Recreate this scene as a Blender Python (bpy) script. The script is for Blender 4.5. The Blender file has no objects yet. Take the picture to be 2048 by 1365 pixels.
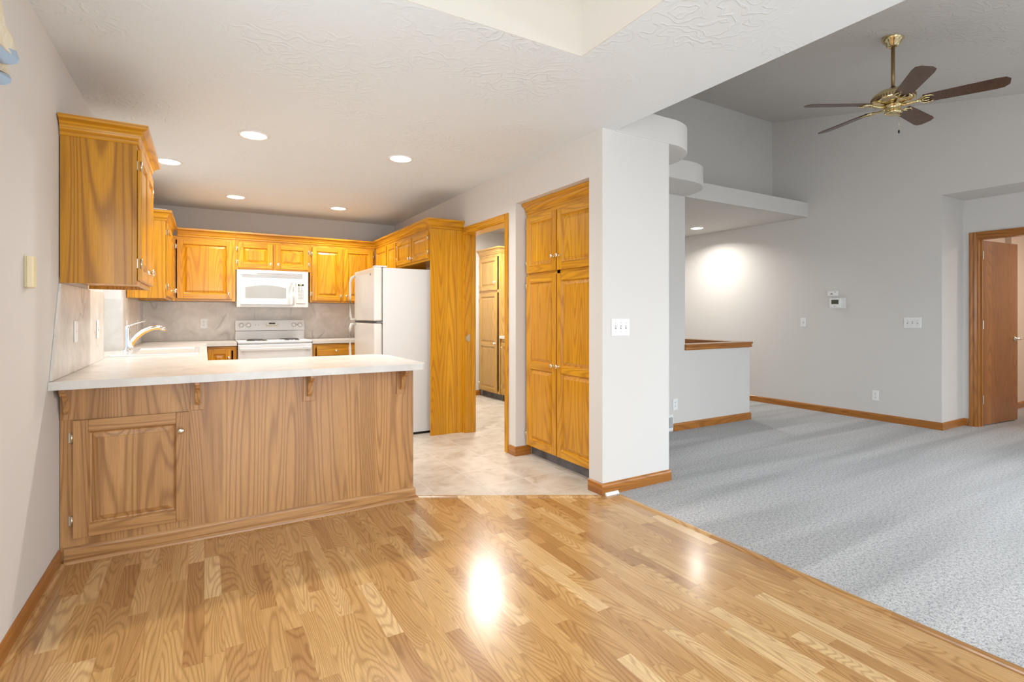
import bpy, bmesh, math, random
from mathutils import Matrix, Vector
random.seed(7)
PI = math.pi
S = bpy.context.scene
COL = S.collection

# ------------------------------------------------------------------ camera
cam_data = bpy.data.cameras.new('camera')
cam = bpy.data.objects.new('camera', cam_data)
COL.objects.link(cam)
cam_data.sensor_width = 36.0
cam_data.lens = 36.0 * 1039.8 / 2048.0
cam_data.shift_y = -52.0 / 2048.0
cam_data.clip_start = 0.05
cam.location = (0, 0, 1.2)
cam.rotation_euler = (PI / 2, 0, -math.radians(30.62))
S.camera = cam

# ------------------------------------------------------------------ world, lights, exposure
S.view_settings.view_transform = 'Standard'
S.view_settings.look = 'None'
S.view_settings.gamma = 1.0
S.view_settings.exposure = 0.22
S.view_settings.use_curve_mapping = False
W = bpy.data.worlds.new('World')
S.world = W
W.use_nodes = True
nt = W.node_tree
bg = nt.nodes['Background']
bg.inputs['Color'].default_value = (0.80, 0.90, 1.0, 1)
bg.inputs['Strength'].default_value = 1.2


def area(name, loc, rot, sx, sy, power, color, shape='RECTANGLE', spread=PI):
    d = bpy.data.lights.new(name, 'AREA')
    d.shape = shape
    d.size = sx
    if shape in ('RECTANGLE', 'ELLIPSE'):
        d.size_y = sy
    d.energy = power
    d.color = color
    d.spread = spread
    o = bpy.data.objects.new(name, d)
    o.location = loc
    o.rotation_euler = rot
    COL.objects.link(o)
    return o


DAY = (0.84, 0.925, 1.0)
WARM = (1.0, 0.96, 0.905)
# daylight coming through the windows behind the camera, at the left and over the sink
area('daylight_dining', (0.9, -2.40, 1.15), (PI / 2, 0, 0), 2.2, 1.7, 62, DAY, spread=2.9)
area('daylight_living', (4.6, -2.38, 1.25), (PI / 2 - 0.60, 0, 0), 2.6, 1.5, 52, DAY, spread=1.75)
area('daylight_right_fill', (7.08, -0.7, 1.25), (0, PI / 2 - 0.35, 0), 1.3, 2.0, 66, DAY, spread=2.2)  # fill for the left wall, through an added window out of view
area('daylight_side', (-0.70, 1.0, 1.4), (0, -PI / 2, 0), 1.3, 1.8, 34, DAY)
area('daylight_sink', (-0.72, 4.95, 1.5), (0, -PI / 2 + 0.45, 0), 0.8, 0.86, 1.5, DAY)
area('daylight_skylight', (0.96, 1.40, 4.05), (0, 0, 0), 1.1, 1.1, 6.0, (1.0, 0.98, 0.94))
CANS = [(0.295, 4.01), (1.345, 4.015), (-0.25, 5.05), (0.285, 6.2), (1.35, 6.26)]
for cx, cy in CANS:
    area('can_light', (cx, cy, 2.425), (0, 0, 0), 0.13, 0.13, 8.0 if cx < 0 else 13.0, WARM, 'DISK', 2.6)
area('can_light_hall', (6.05, 5.04, 2.415), (0, 0, 0), 0.13, 0.13, 15, WARM, 'DISK', 2.6)
area('laundry_light', (3.1, 5.9, 2.36), (0, 0, 0), 0.26, 0.26, 36, (1.0, 0.97, 0.92), 'DISK')
area('bedroom_light', (8.7, 1.0, 2.42), (0, 0, 0), 0.13, 0.13, 22, (1.0, 0.92, 0.84), 'DISK')  # warm bedroom light; its lamp is unseen, the fixture added
area('hall_fill_light', (5.4, 6.4, 2.415), (0, 0, 0), 0.13, 0.13, 12, WARM, 'DISK')  # added fill deep in the hall, no lamp known there

# ------------------------------------------------------------------ material helpers


class NB:
    def __init__(self, name):
        self.m = bpy.data.materials.new(name)
        self.m.use_nodes = True
        self.t = self.m.node_tree
        self.p = self.t.nodes['Principled BSDF']

    def n(self, typ, **kw):
        nd = self.t.nodes.new(typ)
        for k, v in kw.items():
            setattr(nd, k, v)
        return nd

    def l(self, a, b):
        self.t.links.new(a, b)

    def math(self, op, a, b=None, c=None):
        nd = self.n('ShaderNodeMath', operation=op)
        for i, v in enumerate((a, b, c)):
            if v is None:
                continue
            if isinstance(v, (int, float)):
                nd.inputs[i].default_value = v
            else:
                self.l(v, nd.inputs[i])
        return nd.outputs[0]

    def mix(self, fac, a, b, blend='MIX'):
        nd = self.n('ShaderNodeMix', data_type='RGBA', blend_type=blend)
        for sock, v in ((nd.inputs[0], fac), (nd.inputs[6], a), (nd.inputs[7], b)):
            if isinstance(v, (int, float)):
                sock.default_value = v
            elif isinstance(v, tuple):
                sock.default_value = v if len(v) == 4 else (*v, 1)
            else:
                self.l(v, sock)
        return nd.outputs[2]

    def ramp(self, fac, stops):
        nd = self.n('ShaderNodeValToRGB')
        e = nd.color_ramp.elements
        while len(e) < len(stops):
            e.new(0.5)
        for i, (p, c) in enumerate(stops):
            e[i].position = p
            e[i].color = (*c, 1)
        self.l(fac, nd.inputs[0])
        return nd.outputs[0]

    def mapping(self, vec, scale=(1, 1, 1), loc=(0, 0, 0), rot=(0, 0, 0)):
        nd = self.n('ShaderNodeMapping')
        nd.inputs['Scale'].default_value = scale
        nd.inputs['Location'].default_value = loc
        nd.inputs['Rotation'].default_value = rot
        self.l(vec, nd.inputs[0])
        return nd.outputs[0]

    def noise(self, vec, scale, detail=2.0, rough=0.5, dist=0.0):
        nd = self.n('ShaderNodeTexNoise')
        nd.inputs['Scale'].default_value = scale
        nd.inputs['Detail'].default_value = detail
        nd.inputs['Roughness'].default_value = rough
        nd.inputs['Distortion'].default_value = dist
        self.l(vec, nd.inputs['Vector'])
        return nd.outputs[0]

    def bump(self, h, strength, dist=0.01):
        nd = self.n('ShaderNodeBump')
        nd.inputs['Strength'].default_value = strength
        nd.inputs['Distance'].default_value = dist
        self.l(h, nd.inputs['Height'])
        self.l(nd.outputs[0], self.p.inputs['Normal'])

    def set(self, **kw):
        for k, v in kw.items():
            k = k.replace('_', ' ')
            s = self.p.inputs[k]
            if isinstance(v, (int, float)):
                s.default_value = v
            elif isinstance(v, tuple):
                s.default_value = v if len(v) == 4 else (*v, 1)
            else:
                self.l(v, s)
        return self.m


def srgb(r, g, b):
    f = lambda c: (c / 255 / 12.92) if c <= 10 else ((c / 255 + 0.055) / 1.055) ** 2.4
    return (f(r), f(g), f(b))


def plain(name, col, rough=0.5, metal=0.0, coat=0.0, vary=0.03):
    b = NB(name)
    g = b.n('ShaderNodeTexCoord')
    nz = b.noise(g.outputs['Object'], 9.0, 3.0)
    c = b.mix(nz, tuple(x * (1 - vary) for x in col), tuple(min(1, x * (1 + vary)) for x in col))
    return b.set(Base_Color=c, Roughness=rough, Metallic=metal, Coat_Weight=coat)


def oak(name, axis, light, mid, dark, rough=0.32, coat=0.22, freq=185.0, amt=0.52):
    b = NB(name)
    tc = b.n('ShaderNodeTexCoord')
    oi = b.n('ShaderNodeObjectInfo')
    off = b.n('ShaderNodeVectorMath', operation='ADD')
    sc = b.n('ShaderNodeVectorMath', operation='SCALE')
    cmb = b.n('ShaderNodeCombineXYZ')
    for i in range(3):
        b.l(oi.outputs['Random'], cmb.inputs[i])
    b.l(cmb.outputs[0], sc.inputs[0])
    sc.inputs['Scale'].default_value = 37.0
    b.l(tc.outputs['Object'], off.inputs[0])
    b.l(sc.outputs[0], off.inputs[1])
    v = off.outputs[0]
    a = 0.075
    s = {'z': (1, 1, a), 'x': (a, 1, 1), 'y': (1, a, 1)}[axis]
    mp = b.mapping(v, s)
    n1 = b.noise(mp, 4.6, 1.5, 0.35, 0.15)
    w1 = b.math('SINE', b.math('MULTIPLY', n1, freq))
    w = b.math('POWER', b.math('MULTIPLY_ADD', w1, 0.5, 0.5), 3.0)
    s2 = {'z': (1, 1, 0.03), 'x': (0.03, 1, 1), 'y': (1, 0.03, 1)}[axis]
    pores = b.noise(b.mapping(v, s2), 230.0, 2.0, 0.6)
    pr = b.ramp(pores, [(0.42, (1, 1, 1)), (0.60, (0, 0, 0))])
    big = b.noise(b.mapping(v, s), 2.0, 2.0)
    c = b.mix(big, light, mid)
    sx = b.n('ShaderNodeSeparateXYZ')
    b.l(v, sx.inputs[0])
    cr = {'z': b.math('ADD', sx.outputs[0], sx.outputs[1]), 'x': sx.outputs[2], 'y': sx.outputs[2]}[axis]
    wnb = b.n('ShaderNodeTexWhiteNoise', noise_dimensions='1D')
    b.l(b.math('FLOOR', b.math('MULTIPLY', cr, 10.5)), wnb.inputs['W'])
    c = b.mix(b.math('MULTIPLY', wnb.outputs[0], 0.34), c, dark)
    c = b.mix(b.math('MULTIPLY', w, amt), c, dark)
    c = b.mix(b.math('MULTIPLY', pr, 0.22), c, dark)
    b.bump(pores, 0.04, 0.002)
    return b.set(Base_Color=c, Roughness=rough, Coat_Weight=coat, Coat_Roughness=0.12)


def oakset(tag, light, mid, dark, rough=0.32, coat=0.22):
    return {a: oak('oak_%s_%s' % (tag, a), a, light, mid, dark, rough, coat) for a in 'xyz'}


OAK = oakset('honey', srgb(230, 170, 26), srgb(218, 150, 12), srgb(158, 94, 3))
OAK_BROAD = dict(OAK)
OAK_BROAD['z'] = oak('oak_broad_grain', 'z', srgb(216, 154, 22), srgb(204, 138, 12), srgb(136, 80, 4), freq=140.0, amt=0.65)
OAKP = oakset('peninsula', srgb(208, 160, 104), srgb(194, 140, 82), srgb(126, 80, 40))
OAKD = oakset('doorleaf', srgb(176, 114, 54), srgb(160, 98, 42), srgb(118, 68, 26))
OAKL = oakset('laundry', srgb(214, 172, 98), srgb(202, 158, 82), srgb(158, 114, 52))
OAKT = oakset('trim', srgb(190, 124, 50), srgb(172, 106, 36), srgb(124, 72, 20))


def wall_mat(name, col, rough=0.85):
    b = NB(name)
    g = b.n('ShaderNodeNewGeometry')
    n = b.noise(g.outputs['Position'], 140.0, 3.0)
    big = b.noise(g.outputs['Position'], 0.7, 2.0)
    c = b.mix(big, tuple(x * 0.985 for x in col), tuple(min(1, x * 1.015) for x in col))
    b.bump(n, 0.05, 0.002)
    return b.set(Base_Color=c, Roughness=rough)


M_WALL = wall_mat('painted_wall', srgb(218, 214, 209))
M_WALL_WARM = wall_mat('painted_wall_lamp_tint', srgb(226, 208, 192))  # lamp warmth tinted into the bedroom wall colour


def ceil_mat(nm='textured_ceiling', col=srgb(216, 212, 207)):
    b = NB(nm)
    g = b.n('ShaderNodeNewGeometry')
    v = g.outputs['Position']
    patch = b.noise(v, 2.6, 1.0)
    rot = b.noise(v, 5.0, 0.0)
    w = b.n('ShaderNodeTexWave', wave_type='RINGS', rings_direction='SPHERICAL')
    w.inputs['Scale'].default_value = 4.0
    w.inputs['Distortion'].default_value = 26.0
    w.inputs['Detail'].default_value = 2.0
    w.inputs['Detail Scale'].default_value = 1.5
    b.l(v, w.inputs['Vector'])
    lines = b.ramp(w.outputs[1], [(0.72, (0, 0, 0)), (0.95, (1, 1, 1))])
    msk = b.ramp(patch, [(0.42, (0, 0, 0)), (0.62, (1, 1, 1))])
    fine = b.noise(v, 90.0, 2.0)
    h = b.math('ADD', b.math('MULTIPLY', b.math('MULTIPLY', lines, msk), 0.9), b.math('MULTIPLY', fine, 0.35))
    b.bump(h, 0.65, 0.003)
    return b.set(Base_Color=col, Roughness=0.8)


M_CEIL = ceil_mat()
M_WELL = wall_mat('skylight_well_paint', srgb(216, 210, 200))
M_CEILK = ceil_mat('kitchen_ceiling_lit_tone', srgb(226, 232, 236))  # same ceiling paint, lightened and cooled in colour to offset dim, warm light


def laminate():
    b = NB('oak_strip_laminate')
    g = b.n('ShaderNodeNewGeometry')
    sp = b.n('ShaderNodeSeparateXYZ')
    b.l(g.outputs['Position'], sp.inputs[0])
    x, y = sp.outputs[0], sp.outputs[1]
    SW, SL = 0.065, 0.43
    rx = b.math('DIVIDE', x, SW)
    row = b.math('FLOOR', rx)
    wn = b.n('ShaderNodeTexWhiteNoise', noise_dimensions='1D')
    b.l(row, wn.inputs['W'])
    ry = b.math('ADD', b.math('DIVIDE', y, SL), b.math('MULTIPLY', wn.outputs[0], 7.0))
    colm = b.math('FLOOR', ry)
    cid = b.n('ShaderNodeCombineXYZ')
    b.l(row, cid.inputs[0])
    b.l(colm, cid.inputs[1])
    wn2 = b.n('ShaderNodeTexWhiteNoise', noise_dimensions='2D')
    b.l(cid.outputs[0], wn2.inputs['Vector'])
    sc = b.n('ShaderNodeVectorMath', operation='SCALE')
    b.l(wn2.outputs['Color'], sc.inputs[0])
    sc.inputs['Scale'].default_value = 40.0
    ad = b.n('ShaderNodeVectorMath', operation='ADD')
    b.l(g.outputs['Position'], ad.inputs[0])
    b.l(sc.outputs[0], ad.inputs[1])
    v = ad.outputs[0]
    n1 = b.noise(b.mapping(v, (1, 0.13, 1)), 7.0, 1.2, 0.4, 0.3)
    w1 = b.math('SINE', b.math('MULTIPLY', n1, 210.0))
    w = b.math('POWER', b.math('MULTIPLY_ADD', w1, 0.5, 0.5), 2.6)
    pores = b.noise(b.mapping(v, (1, 0.03, 1)), 240.0, 2.0, 0.6)
    pr = b.ramp(pores, [(0.42, (1, 1, 1)), (0.60, (0, 0, 0))])
    base = b.ramp(wn2.outputs[0], [(0.0, srgb(176, 128, 76)), (0.2, srgb(194, 148, 92)), (0.6, srgb(206, 162, 104)),
                                   (0.88, srgb(212, 170, 114)), (1.0, srgb(230, 194, 142))])
    dk = b.mix(1.0, base, (0.50, 0.42, 0.34), 'MULTIPLY')
    c = b.mix(b.math('MULTIPLY', w, 0.56), base, dk)
    c = b.mix(b.math('MULTIPLY', pr, 0.28), c, dk)
    ex = b.math('ABSOLUTE', b.math('SUBTRACT', b.math('FRACT', rx), 0.5))
    ey = b.math('ABSOLUTE', b.math('SUBTRACT', b.math('FRACT', ry), 0.5))
    g1 = b.math('GREATER_THAN', ex, 0.488)
    g2 = b.math('GREATER_THAN', ey, 0.4975)
    gap = b.math('MAXIMUM', g1, g2)
    c = b.mix(b.math('MULTIPLY', gap, 0.22), c, dk)
    b.bump(pores, 0.03, 0.001)
    return b.set(Base_Color=c, Roughness=0.24, Coat_Weight=0.30, Coat_Roughness=0.16, IOR=1.5)


M_LAM = laminate()


def tile():
    b = NB('stone_look_tile')
    g = b.n('ShaderNodeNewGeometry')
    sp = b.n('ShaderNodeSeparateXYZ')
    b.l(g.outputs['Position'], sp.inputs[0])
    T = 0.343
    rx = b.math('DIVIDE', b.math('SUBTRACT', sp.outputs[0], 2.362 - 7 * T), T)
    ry = b.math('DIVIDE', b.math('SUBTRACT', sp.outputs[1], 3.243), T)
    cid = b.n('ShaderNodeCombineXYZ')
    b.l(b.math('FLOOR', rx), cid.inputs[0])
    b.l(b.math('FLOOR', ry), cid.inputs[1])
    wn = b.n('ShaderNodeTexWhiteNoise', noise_dimensions='2D')
    b.l(cid.outputs[0], wn.inputs['Vector'])
    sc = b.n('ShaderNodeVectorMath', operation='SCALE')
    b.l(wn.outputs['Color'], sc.inputs[0])
    sc.inputs['Scale'].default_value = 23.0
    ad = b.n('ShaderNodeVectorMath', operation='ADD')
    b.l(g.outputs['Position'], ad.inputs[0])
    b.l(sc.outputs[0], ad.inputs[1])
    n = b.noise(ad.outputs[0], 5.0, 6.0, 0.6, 0.8)
    n2 = b.noise(ad.outputs[0], 14.0, 4.0, 0.6, 1.5)
    c = b.ramp(n, [(0.30, srgb(190, 176, 158)), (0.5, srgb(211, 201, 187)), (0.7, srgb(224, 217, 206))])
    fl = b.ramp(n2, [(0.60, (0, 0, 0)), (0.68, (1, 1, 1))])
    c = b.mix(b.math('MULTIPLY', fl, 0.30), c, srgb(238, 233, 224))
    ex = b.math('ABSOLUTE', b.math('SUBTRACT', b.math('FRACT', rx), 0.5))
    ey = b.math('ABSOLUTE', b.math('SUBTRACT', b.math('FRACT', ry), 0.5))
    gap = b.math('GREATER_THAN', b.math('MAXIMUM', ex, ey), 0.4925)
    c = b.mix(b.math('MULTIPLY', gap, 0.75), c, srgb(233, 228, 218))
    return b.set(Base_Color=c, Roughness=0.32)


M_TILE = tile()


def carpet():
    b = NB('grey_carpet')
    g = b.n('ShaderNodeNewGeometry')
    v = g.outputs['Position']
    f1 = b.noise(v, 170.0, 2.0, 0.7)
    f2 = b.noise(v, 62.0, 2.0, 0.7)
    mp = b.mapping(v, (0.30, 3.6, 1), rot=(0, 0, math.radians(-7)))
    band = b.noise(mp, 1.15, 1.0, 0.4, 0.3)
    bb = b.ramp(band, [(0.38, (0, 0, 0)), (0.50, (0.55, 0.55, 0.55)), (0.66, (1, 1, 1))])
    c = b.mix(bb, srgb(165, 163, 161), srgb(196, 194, 192))
    k = b.math('ADD', b.math('MULTIPLY', f1, 0.6), b.math('MULTIPLY', f2, 0.4))
    kk = b.ramp(k, [(0.38, (0.30, 0.30, 0.32)), (0.49, (0.88, 0.88, 0.88)), (0.60, (1.18, 1.18, 1.18))])
    c = b.mix(1.0, c, kk, 'MULTIPLY')
    b.bump(k, 0.7, 0.008)
    return b.set(Base_Color=c, Roughness=0.95, Sheen_Weight=0.25)


M_CARPET = carpet()


def marble(name, a, bcol, vein, vs=3.0, rough=0.35, vamt=0.5):
    b = NB(name)
    g = b.n('ShaderNodeNewGeometry')
    v = g.outputs['Position']
    n = b.noise(v, 6.0, 7.0, 0.62, 0.6)
    c = b.mix(b.ramp(n, [(0.32, (0, 0, 0)), (0.66, (1, 1, 1))]), bcol, a)
    nv = b.noise(b.mapping(v, (1, 1, 0.45), rot=(0.5, 0.75, 0.2)), vs, 2.0, 0.45, 0.3)
    r = b.math('ABSOLUTE', b.math('SUBTRACT', nv, 0.5))
    vv = b.ramp(r, [(0.0, (1, 1, 1)), (0.010, (0, 0, 0))])
    brk = b.ramp(b.noise(v, 3.5, 2.0), [(0.45, (0, 0, 0)), (0.6, (1, 1, 1))])
    vv = b.math('MULTIPLY', vv, brk)
    c = b.mix(b.math('MULTIPLY', vv, vamt), c, vein)
    return b.set(Base_Color=c, Roughness=rough)


M_COUNTER = marble('countertop_laminate', srgb(217, 214, 208), srgb(203, 198, 190), srgb(180, 174, 168), 2.0, 0.25, 0.25)
M_SPLASH = marble('backsplash_laminate', srgb(231, 224, 216), srgb(206, 198, 188), srgb(160, 148, 140), 2.2, 0.35, 0.6)
M_TOEK = marble('toe_kick_vinyl', srgb(120, 118, 120), srgb(78, 77, 80), srgb(60, 60, 62), 6.0, 0.5, 0.4)

M_WHITE = plain('white_enamel', srgb(222, 223, 223), 0.38, 0, 0.0, 0.005)
M_CREAMY = plain('almond_enamel', srgb(222, 218, 210), 0.28, 0, 0.2, 0.005)
M_PLASTIC = plain('white_plastic', srgb(240, 240, 238), 0.4, 0, 0, 0.005)
M_CREAM = plain('cream_plastic', srgb(232, 216, 176), 0.45, 0, 0, 0.02)
M_SINK = plain('sink_enamel', srgb(226, 225, 222), 0.15, 0, 0.4, 0.005)
M_DARK = plain('dark_glass', srgb(38, 40, 36), 0.15, 0, 0, 0.02)
M_SCREEN = plain('lcd_screen', srgb(84, 84, 70), 0.25, 0, 0, 0.02)
M_SLOT = plain('dark_slot', srgb(70, 70, 70), 0.6)
M_GREYPRINT = plain('grey_print', srgb(128, 130, 134), 0.5)
M_WINDOWMESH = plain('microwave_window', srgb(168, 170, 168), 0.35, 0, 0.0)
M_CHROME = plain('chrome', (0.86, 0.88, 0.90), 0.08, 1.0)
M_STEEL = plain('burner_steel', srgb(120, 116, 112), 0.3, 1.0)
M_BRASS = plain('polished_brass', (0.72, 0.60, 0.34), 0.18, 1.0)
M_ABRASS = plain('antique_brass_rod', srgb(150, 122, 84), 0.35, 0.6)
M_NICKEL = plain('brushed_nickel_knob', (0.82, 0.78, 0.68), 0.20, 1.0)
M_HINGE = plain('hinge_metal', (0.62, 0.56, 0.44), 0.3, 1.0)
M_BLACK = plain('black_gap', srgb(26, 26, 28), 0.6)
M_INSIDE = plain('cabinet_interior', srgb(140, 96, 50), 0.6)
M_BLADE = oak('walnut_blade', 'x', srgb(98, 66, 46), srgb(84, 55, 38), srgb(52, 33, 22), 0.35, 0.2)
M_GLASS = NB('window_glass')
M_GLASS.p.inputs['Transmission Weight'].default_value = 1.0
M_GLASS.p.inputs['Roughness'].default_value = 0.0
M_GLASS.p.inputs['IOR'].default_value = 1.01
M_GLASS = M_GLASS.m


def emis(name, col, strength):
    b = NB(name)
    return b.set(Base_Color=col, Emission_Color=col, Emission_Strength=strength)


M_LAMP = emis('lamp_lens', (1.0, 0.95, 0.86), 9.0)
M_LEDG = emis('green_digits', (0.75, 0.9, 0.35), 0.8)


def fabric():
    b = NB('valance_fabric')
    tc = b.n('ShaderNodeTexCoord')
    n = b.noise(tc.outputs['Object'], 12.0, 3.0, 0.6, 0.6)
    c = b.ramp(n, [(0.38, srgb(222, 208, 178)), (0.55, srgb(232, 224, 204)), (0.68, srgb(206, 196, 160))])
    return b.set(Base_Color=c, Roughness=0.9)


M_FAB = fabric()
M_LINING = plain('blue_lining', srgb(168, 190, 212), 0.8, 0, 0, 0.08)

# ------------------------------------------------------------------ mesh builder


class MB:
    def __init__(self):
        self.bm = bmesh.new()
        self.mats = []

    def mi(self, m):
        if m not in self.mats:
            self.mats.append(m)
        return self.mats.index(m)

    def poly(self, pts, m, M=None):
        vs = [self.bm.verts.new((M @ Vector(p)) if M else p) for p in pts]
        f = self.bm.faces.new(vs)
        f.material_index = self.mi(m)
        return f

    def hexa(self, p, m, M=None):
        # p: 8 points, bottom 4 (ccw) then top 4
        vs = [self.bm.verts.new((M @ Vector(q)) if M else q) for q in p]
        k = self.mi(m)
        for idx in ((3, 2, 1, 0), (4, 5, 6, 7), (0, 1, 5, 4), (1, 2, 6, 5), (2, 3, 7, 6), (3, 0, 4, 7)):
            f = self.bm.faces.new([vs[i] for i in idx])
            f.material_index = k

    def box(self, x0, x1, y0, y1, z0, z1, m, M=None):
        self.hexa([(x0, y0, z0), (x1, y0, z0), (x1, y1, z0), (x0, y1, z0),
                   (x0, y0, z1), (x1, y0, z1), (x1, y1, z1), (x0, y1, z1)], m, M)

    def prism(self, pts, z0, z1, m, M=None):
        """plan polygon (ccw) extruded in z"""
        lo = [self.bm.verts.new((M @ Vector((x, y, z0))) if M else (x, y, z0)) for x, y in pts]
        hi = [self.bm.verts.new((M @ Vector((x, y, z1))) if M else (x, y, z1)) for x, y in pts]
        k = self.mi(m)
        n = len(pts)
        f = self.bm.faces.new(lo[::-1]); f.material_index = k
        f = self.bm.faces.new(hi); f.material_index = k
        for i in range(n):
            j = (i + 1) % n
            f = self.bm.faces.new([lo[i], lo[j], hi[j], hi[i]]); f.material_index = k

    def lathe(self, prof, m, M=None, seg=20, smooth=True):
        k = self.mi(m)
        rings = []
        for r, z in prof:
            if r < 1e-6:
                p = Vector((0, 0, z))
                rings.append([self.bm.verts.new((M @ p) if M else p)])
            else:
                ring = []
                for i in range(seg):
                    a = 2 * PI * i / seg
                    p = Vector((r * math.cos(a), r * math.sin(a), z))
                    ring.append(self.bm.verts.new((M @ p) if M else p))
                rings.append(ring)
        for a, b in zip(rings, rings[1:]):
            for i in range(seg):
                j = (i + 1) % seg
                if len(a) == 1 and len(b) == 1:
                    continue
                if len(a) == 1:
                    vs = [a[0], b[j], b[i]]
                elif len(b) == 1:
                    vs = [a[i], a[j], b[0]]
                else:
                    vs = [a[i], a[j], b[j], b[i]]
                f = self.bm.faces.new(vs)
                f.material_index = k
                f.smooth = smooth

    def tube(self, pts, radii, m, M=None, seg=12, squash=1.0):
        k = self.mi(m)
        P = [Vector(p) for p in pts]
        if isinstance(radii, (int, float)):
            radii = [radii] * len(P)
        rings = []
        up = Vector((0, 0, 1))
        for i, p in enumerate(P):
            t = (P[min(i + 1, len(P) - 1)] - P[max(i - 1, 0)]).normalized()
            s = t.cross(up)
            if s.length < 1e-3:
                s = t.cross(Vector((0, 1, 0)))
            s.normalize()
            u = s.cross(t).normalized()
            ring = []
            for q in range(seg):
                a = 2 * PI * q / seg
                v = p + (s * math.cos(a) + u * math.sin(a) * squash) * radii[i]
                ring.append(self.bm.verts.new((M @ v) if M else v))
            rings.append(ring)
        for a, b in zip(rings, rings[1:]):
            for i in range(seg):
                j = (i + 1) % seg
                f = self.bm.faces.new([a[i], a[j], b[j], b[i]])
                f.material_index = k
                f.smooth = True
        for r in (rings[0][::-1], rings[-1]):
            f = self.bm.faces.new(r)
            f.material_index = k

    def sweep(self, path, prof, mat_of, M=None, closed_prof=True):
        """sweep profile (out, z) along plan path; outward is to the right of travel. path = [(x,y,z0)]"""
        P = [Vector((p[0], p[1])) for p in path]
        z0 = path[0][2] if len(path[0]) > 2 else 0.0
        n = len(P)
        offs = []
        for i in range(n):
            ds = []
            if i > 0:
                ds.append((P[i] - P[i - 1]).normalized())
            if i < n - 1:
                ds.append((P[i + 1] - P[i]).normalized())
            ns = [Vector((d.y, -d.x)) for d in ds]
            if len(ns) == 1:
                offs.append(ns[0])
            else:
                b = (ns[0] + ns[1])
                b = b / max(1e-6, b.dot(ns[0]))
                offs.append(b)
        rings = []
        for p, o in zip(P, offs):
            ring = []
            for (ou, z) in prof:
                q = Vector((p.x + o.x * ou, p.y + o.y * ou, z0 + z))
                ring.append(self.bm.verts.new((M @ q) if M else q))
            rings.append(ring)
        m = len(prof)
        for i in range(n - 1):
            d = (P[i + 1] - P[i])
            mat = mat_of(d) if callable(mat_of) else mat_of
            k = self.mi(mat)
            for a in range(m if closed_prof else m - 1):
                c = (a + 1) % m
                f = self.bm.faces.new([rings[i][a], rings[i][c], rings[i + 1][c], rings[i + 1][a]])
                f.material_index = k
        if closed_prof:
            for r in (rings[0], rings[-1][::-1]):
                f = self.bm.faces.new(r)
                f.material_index = 0

    def done(self, name, parent=None, bevel=0.0, seg=2, kind=None, loc=None, rotz=None, angle=0.6):
        bmesh.ops.recalc_face_normals(self.bm, faces=self.bm.faces[:])
        me = bpy.data.meshes.new(name)
        self.bm.to_mesh(me)
        self.bm.free()
        for m in self.mats:
            me.materials.append(m)
        o = bpy.data.objects.new(name, me)
        COL.objects.link(o)
        if parent is not None:
            o.parent = parent
        if bevel:
            md = o.modifiers.new('bevel', 'BEVEL')
            md.width = bevel
            md.segments = seg
            md.limit_method = 'ANGLE'
            md.angle_limit = angle
        if kind:
            o['kind'] = kind
        if loc is not None:
            o.location = loc
        if rotz is not None:
            o.rotation_euler = (0, 0, rotz)
        return o


def tag(o, label, cat, group=None):
    o['label'] = label
    o['category'] = cat
    if group:
        o['group'] = group
    return o


def thing(name, label, cat, loc=(0, 0, 0), rotz=0.0, group=None):
    group = group or {'wall_cabinet': 'oak wall cabinets', 'base_cabinet': 'oak base cabinets'}.get(name)
    o = bpy.data.objects.new(name, None)
    o.empty_display_size = 0.1
    COL.objects.link(o)
    o.location = loc
    o.rotation_euler = (0, 0, rotz)
    return tag(o, label, cat, group)


def dup(root, loc, rotz=None, label=None):
    r = root.copy()
    COL.objects.link(r)
    r.location = loc
    if rotz is not None:
        r.rotation_euler = (0, 0, rotz)
    if label:
        r['label'] = label
    for ch in list(root.children):
        c = ch.copy()
        COL.objects.link(c)
        c.parent = r
        for g in ch.children:
            d = g.copy()
            COL.objects.link(d)
            d.parent = c
    return r


def along(oakm):
    return lambda d: oakm['x'] if abs(d.x) > abs(d.y) else oakm['y']


# ------------------------------------------------------------------ room shell
XL, XR, YB, ZC = -0.60, 2.28, 7.09, 2.448
YR = -2.5            # rear wall behind the camera
XT, XA = 6.60, 7.13  # thermostat wall, alcove wall
YW = 3.77            # front face of the stair half wall
TOP = 2.63           # top of plant shelf


def struct(name, mb, bevel=0.0):
    return mb.done(name, None, bevel, kind='structure')


m = MB()
m.poly([(XL, YR, 0), (2.365, YR, 0), (2.365, 2.66, 0), (2.26, 2.66, 0), (1.19, 3.27, 0), (XL, 3.27, 0)], M_LAM)
struct('floor', m)
m = MB()
m.poly([(XL, 3.27, 0), (1.19, 3.27, 0), (2.26, 2.66, 0), (2.60, 2.66, 0), (2.60, 3.86, 0), (4.28, 3.86, 0), (4.28, YB + .1, 0), (XL, YB + .1, 0)], M_TILE)
struct('floor', m)
m = MB()
m.poly([(2.365, YR, 0), (7.25, YR, 0), (7.25, 0.4, 0), (10.0, 0.4, 0), (10.0, 7.2, 0), (4.28, 7.2, 0), (4.28, 3.86, 0), (2.60, 3.86, 0), (2.60, 2.66, 0), (2.365, 2.66, 0)], M_CARPET)
struct('floor', m)

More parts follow.
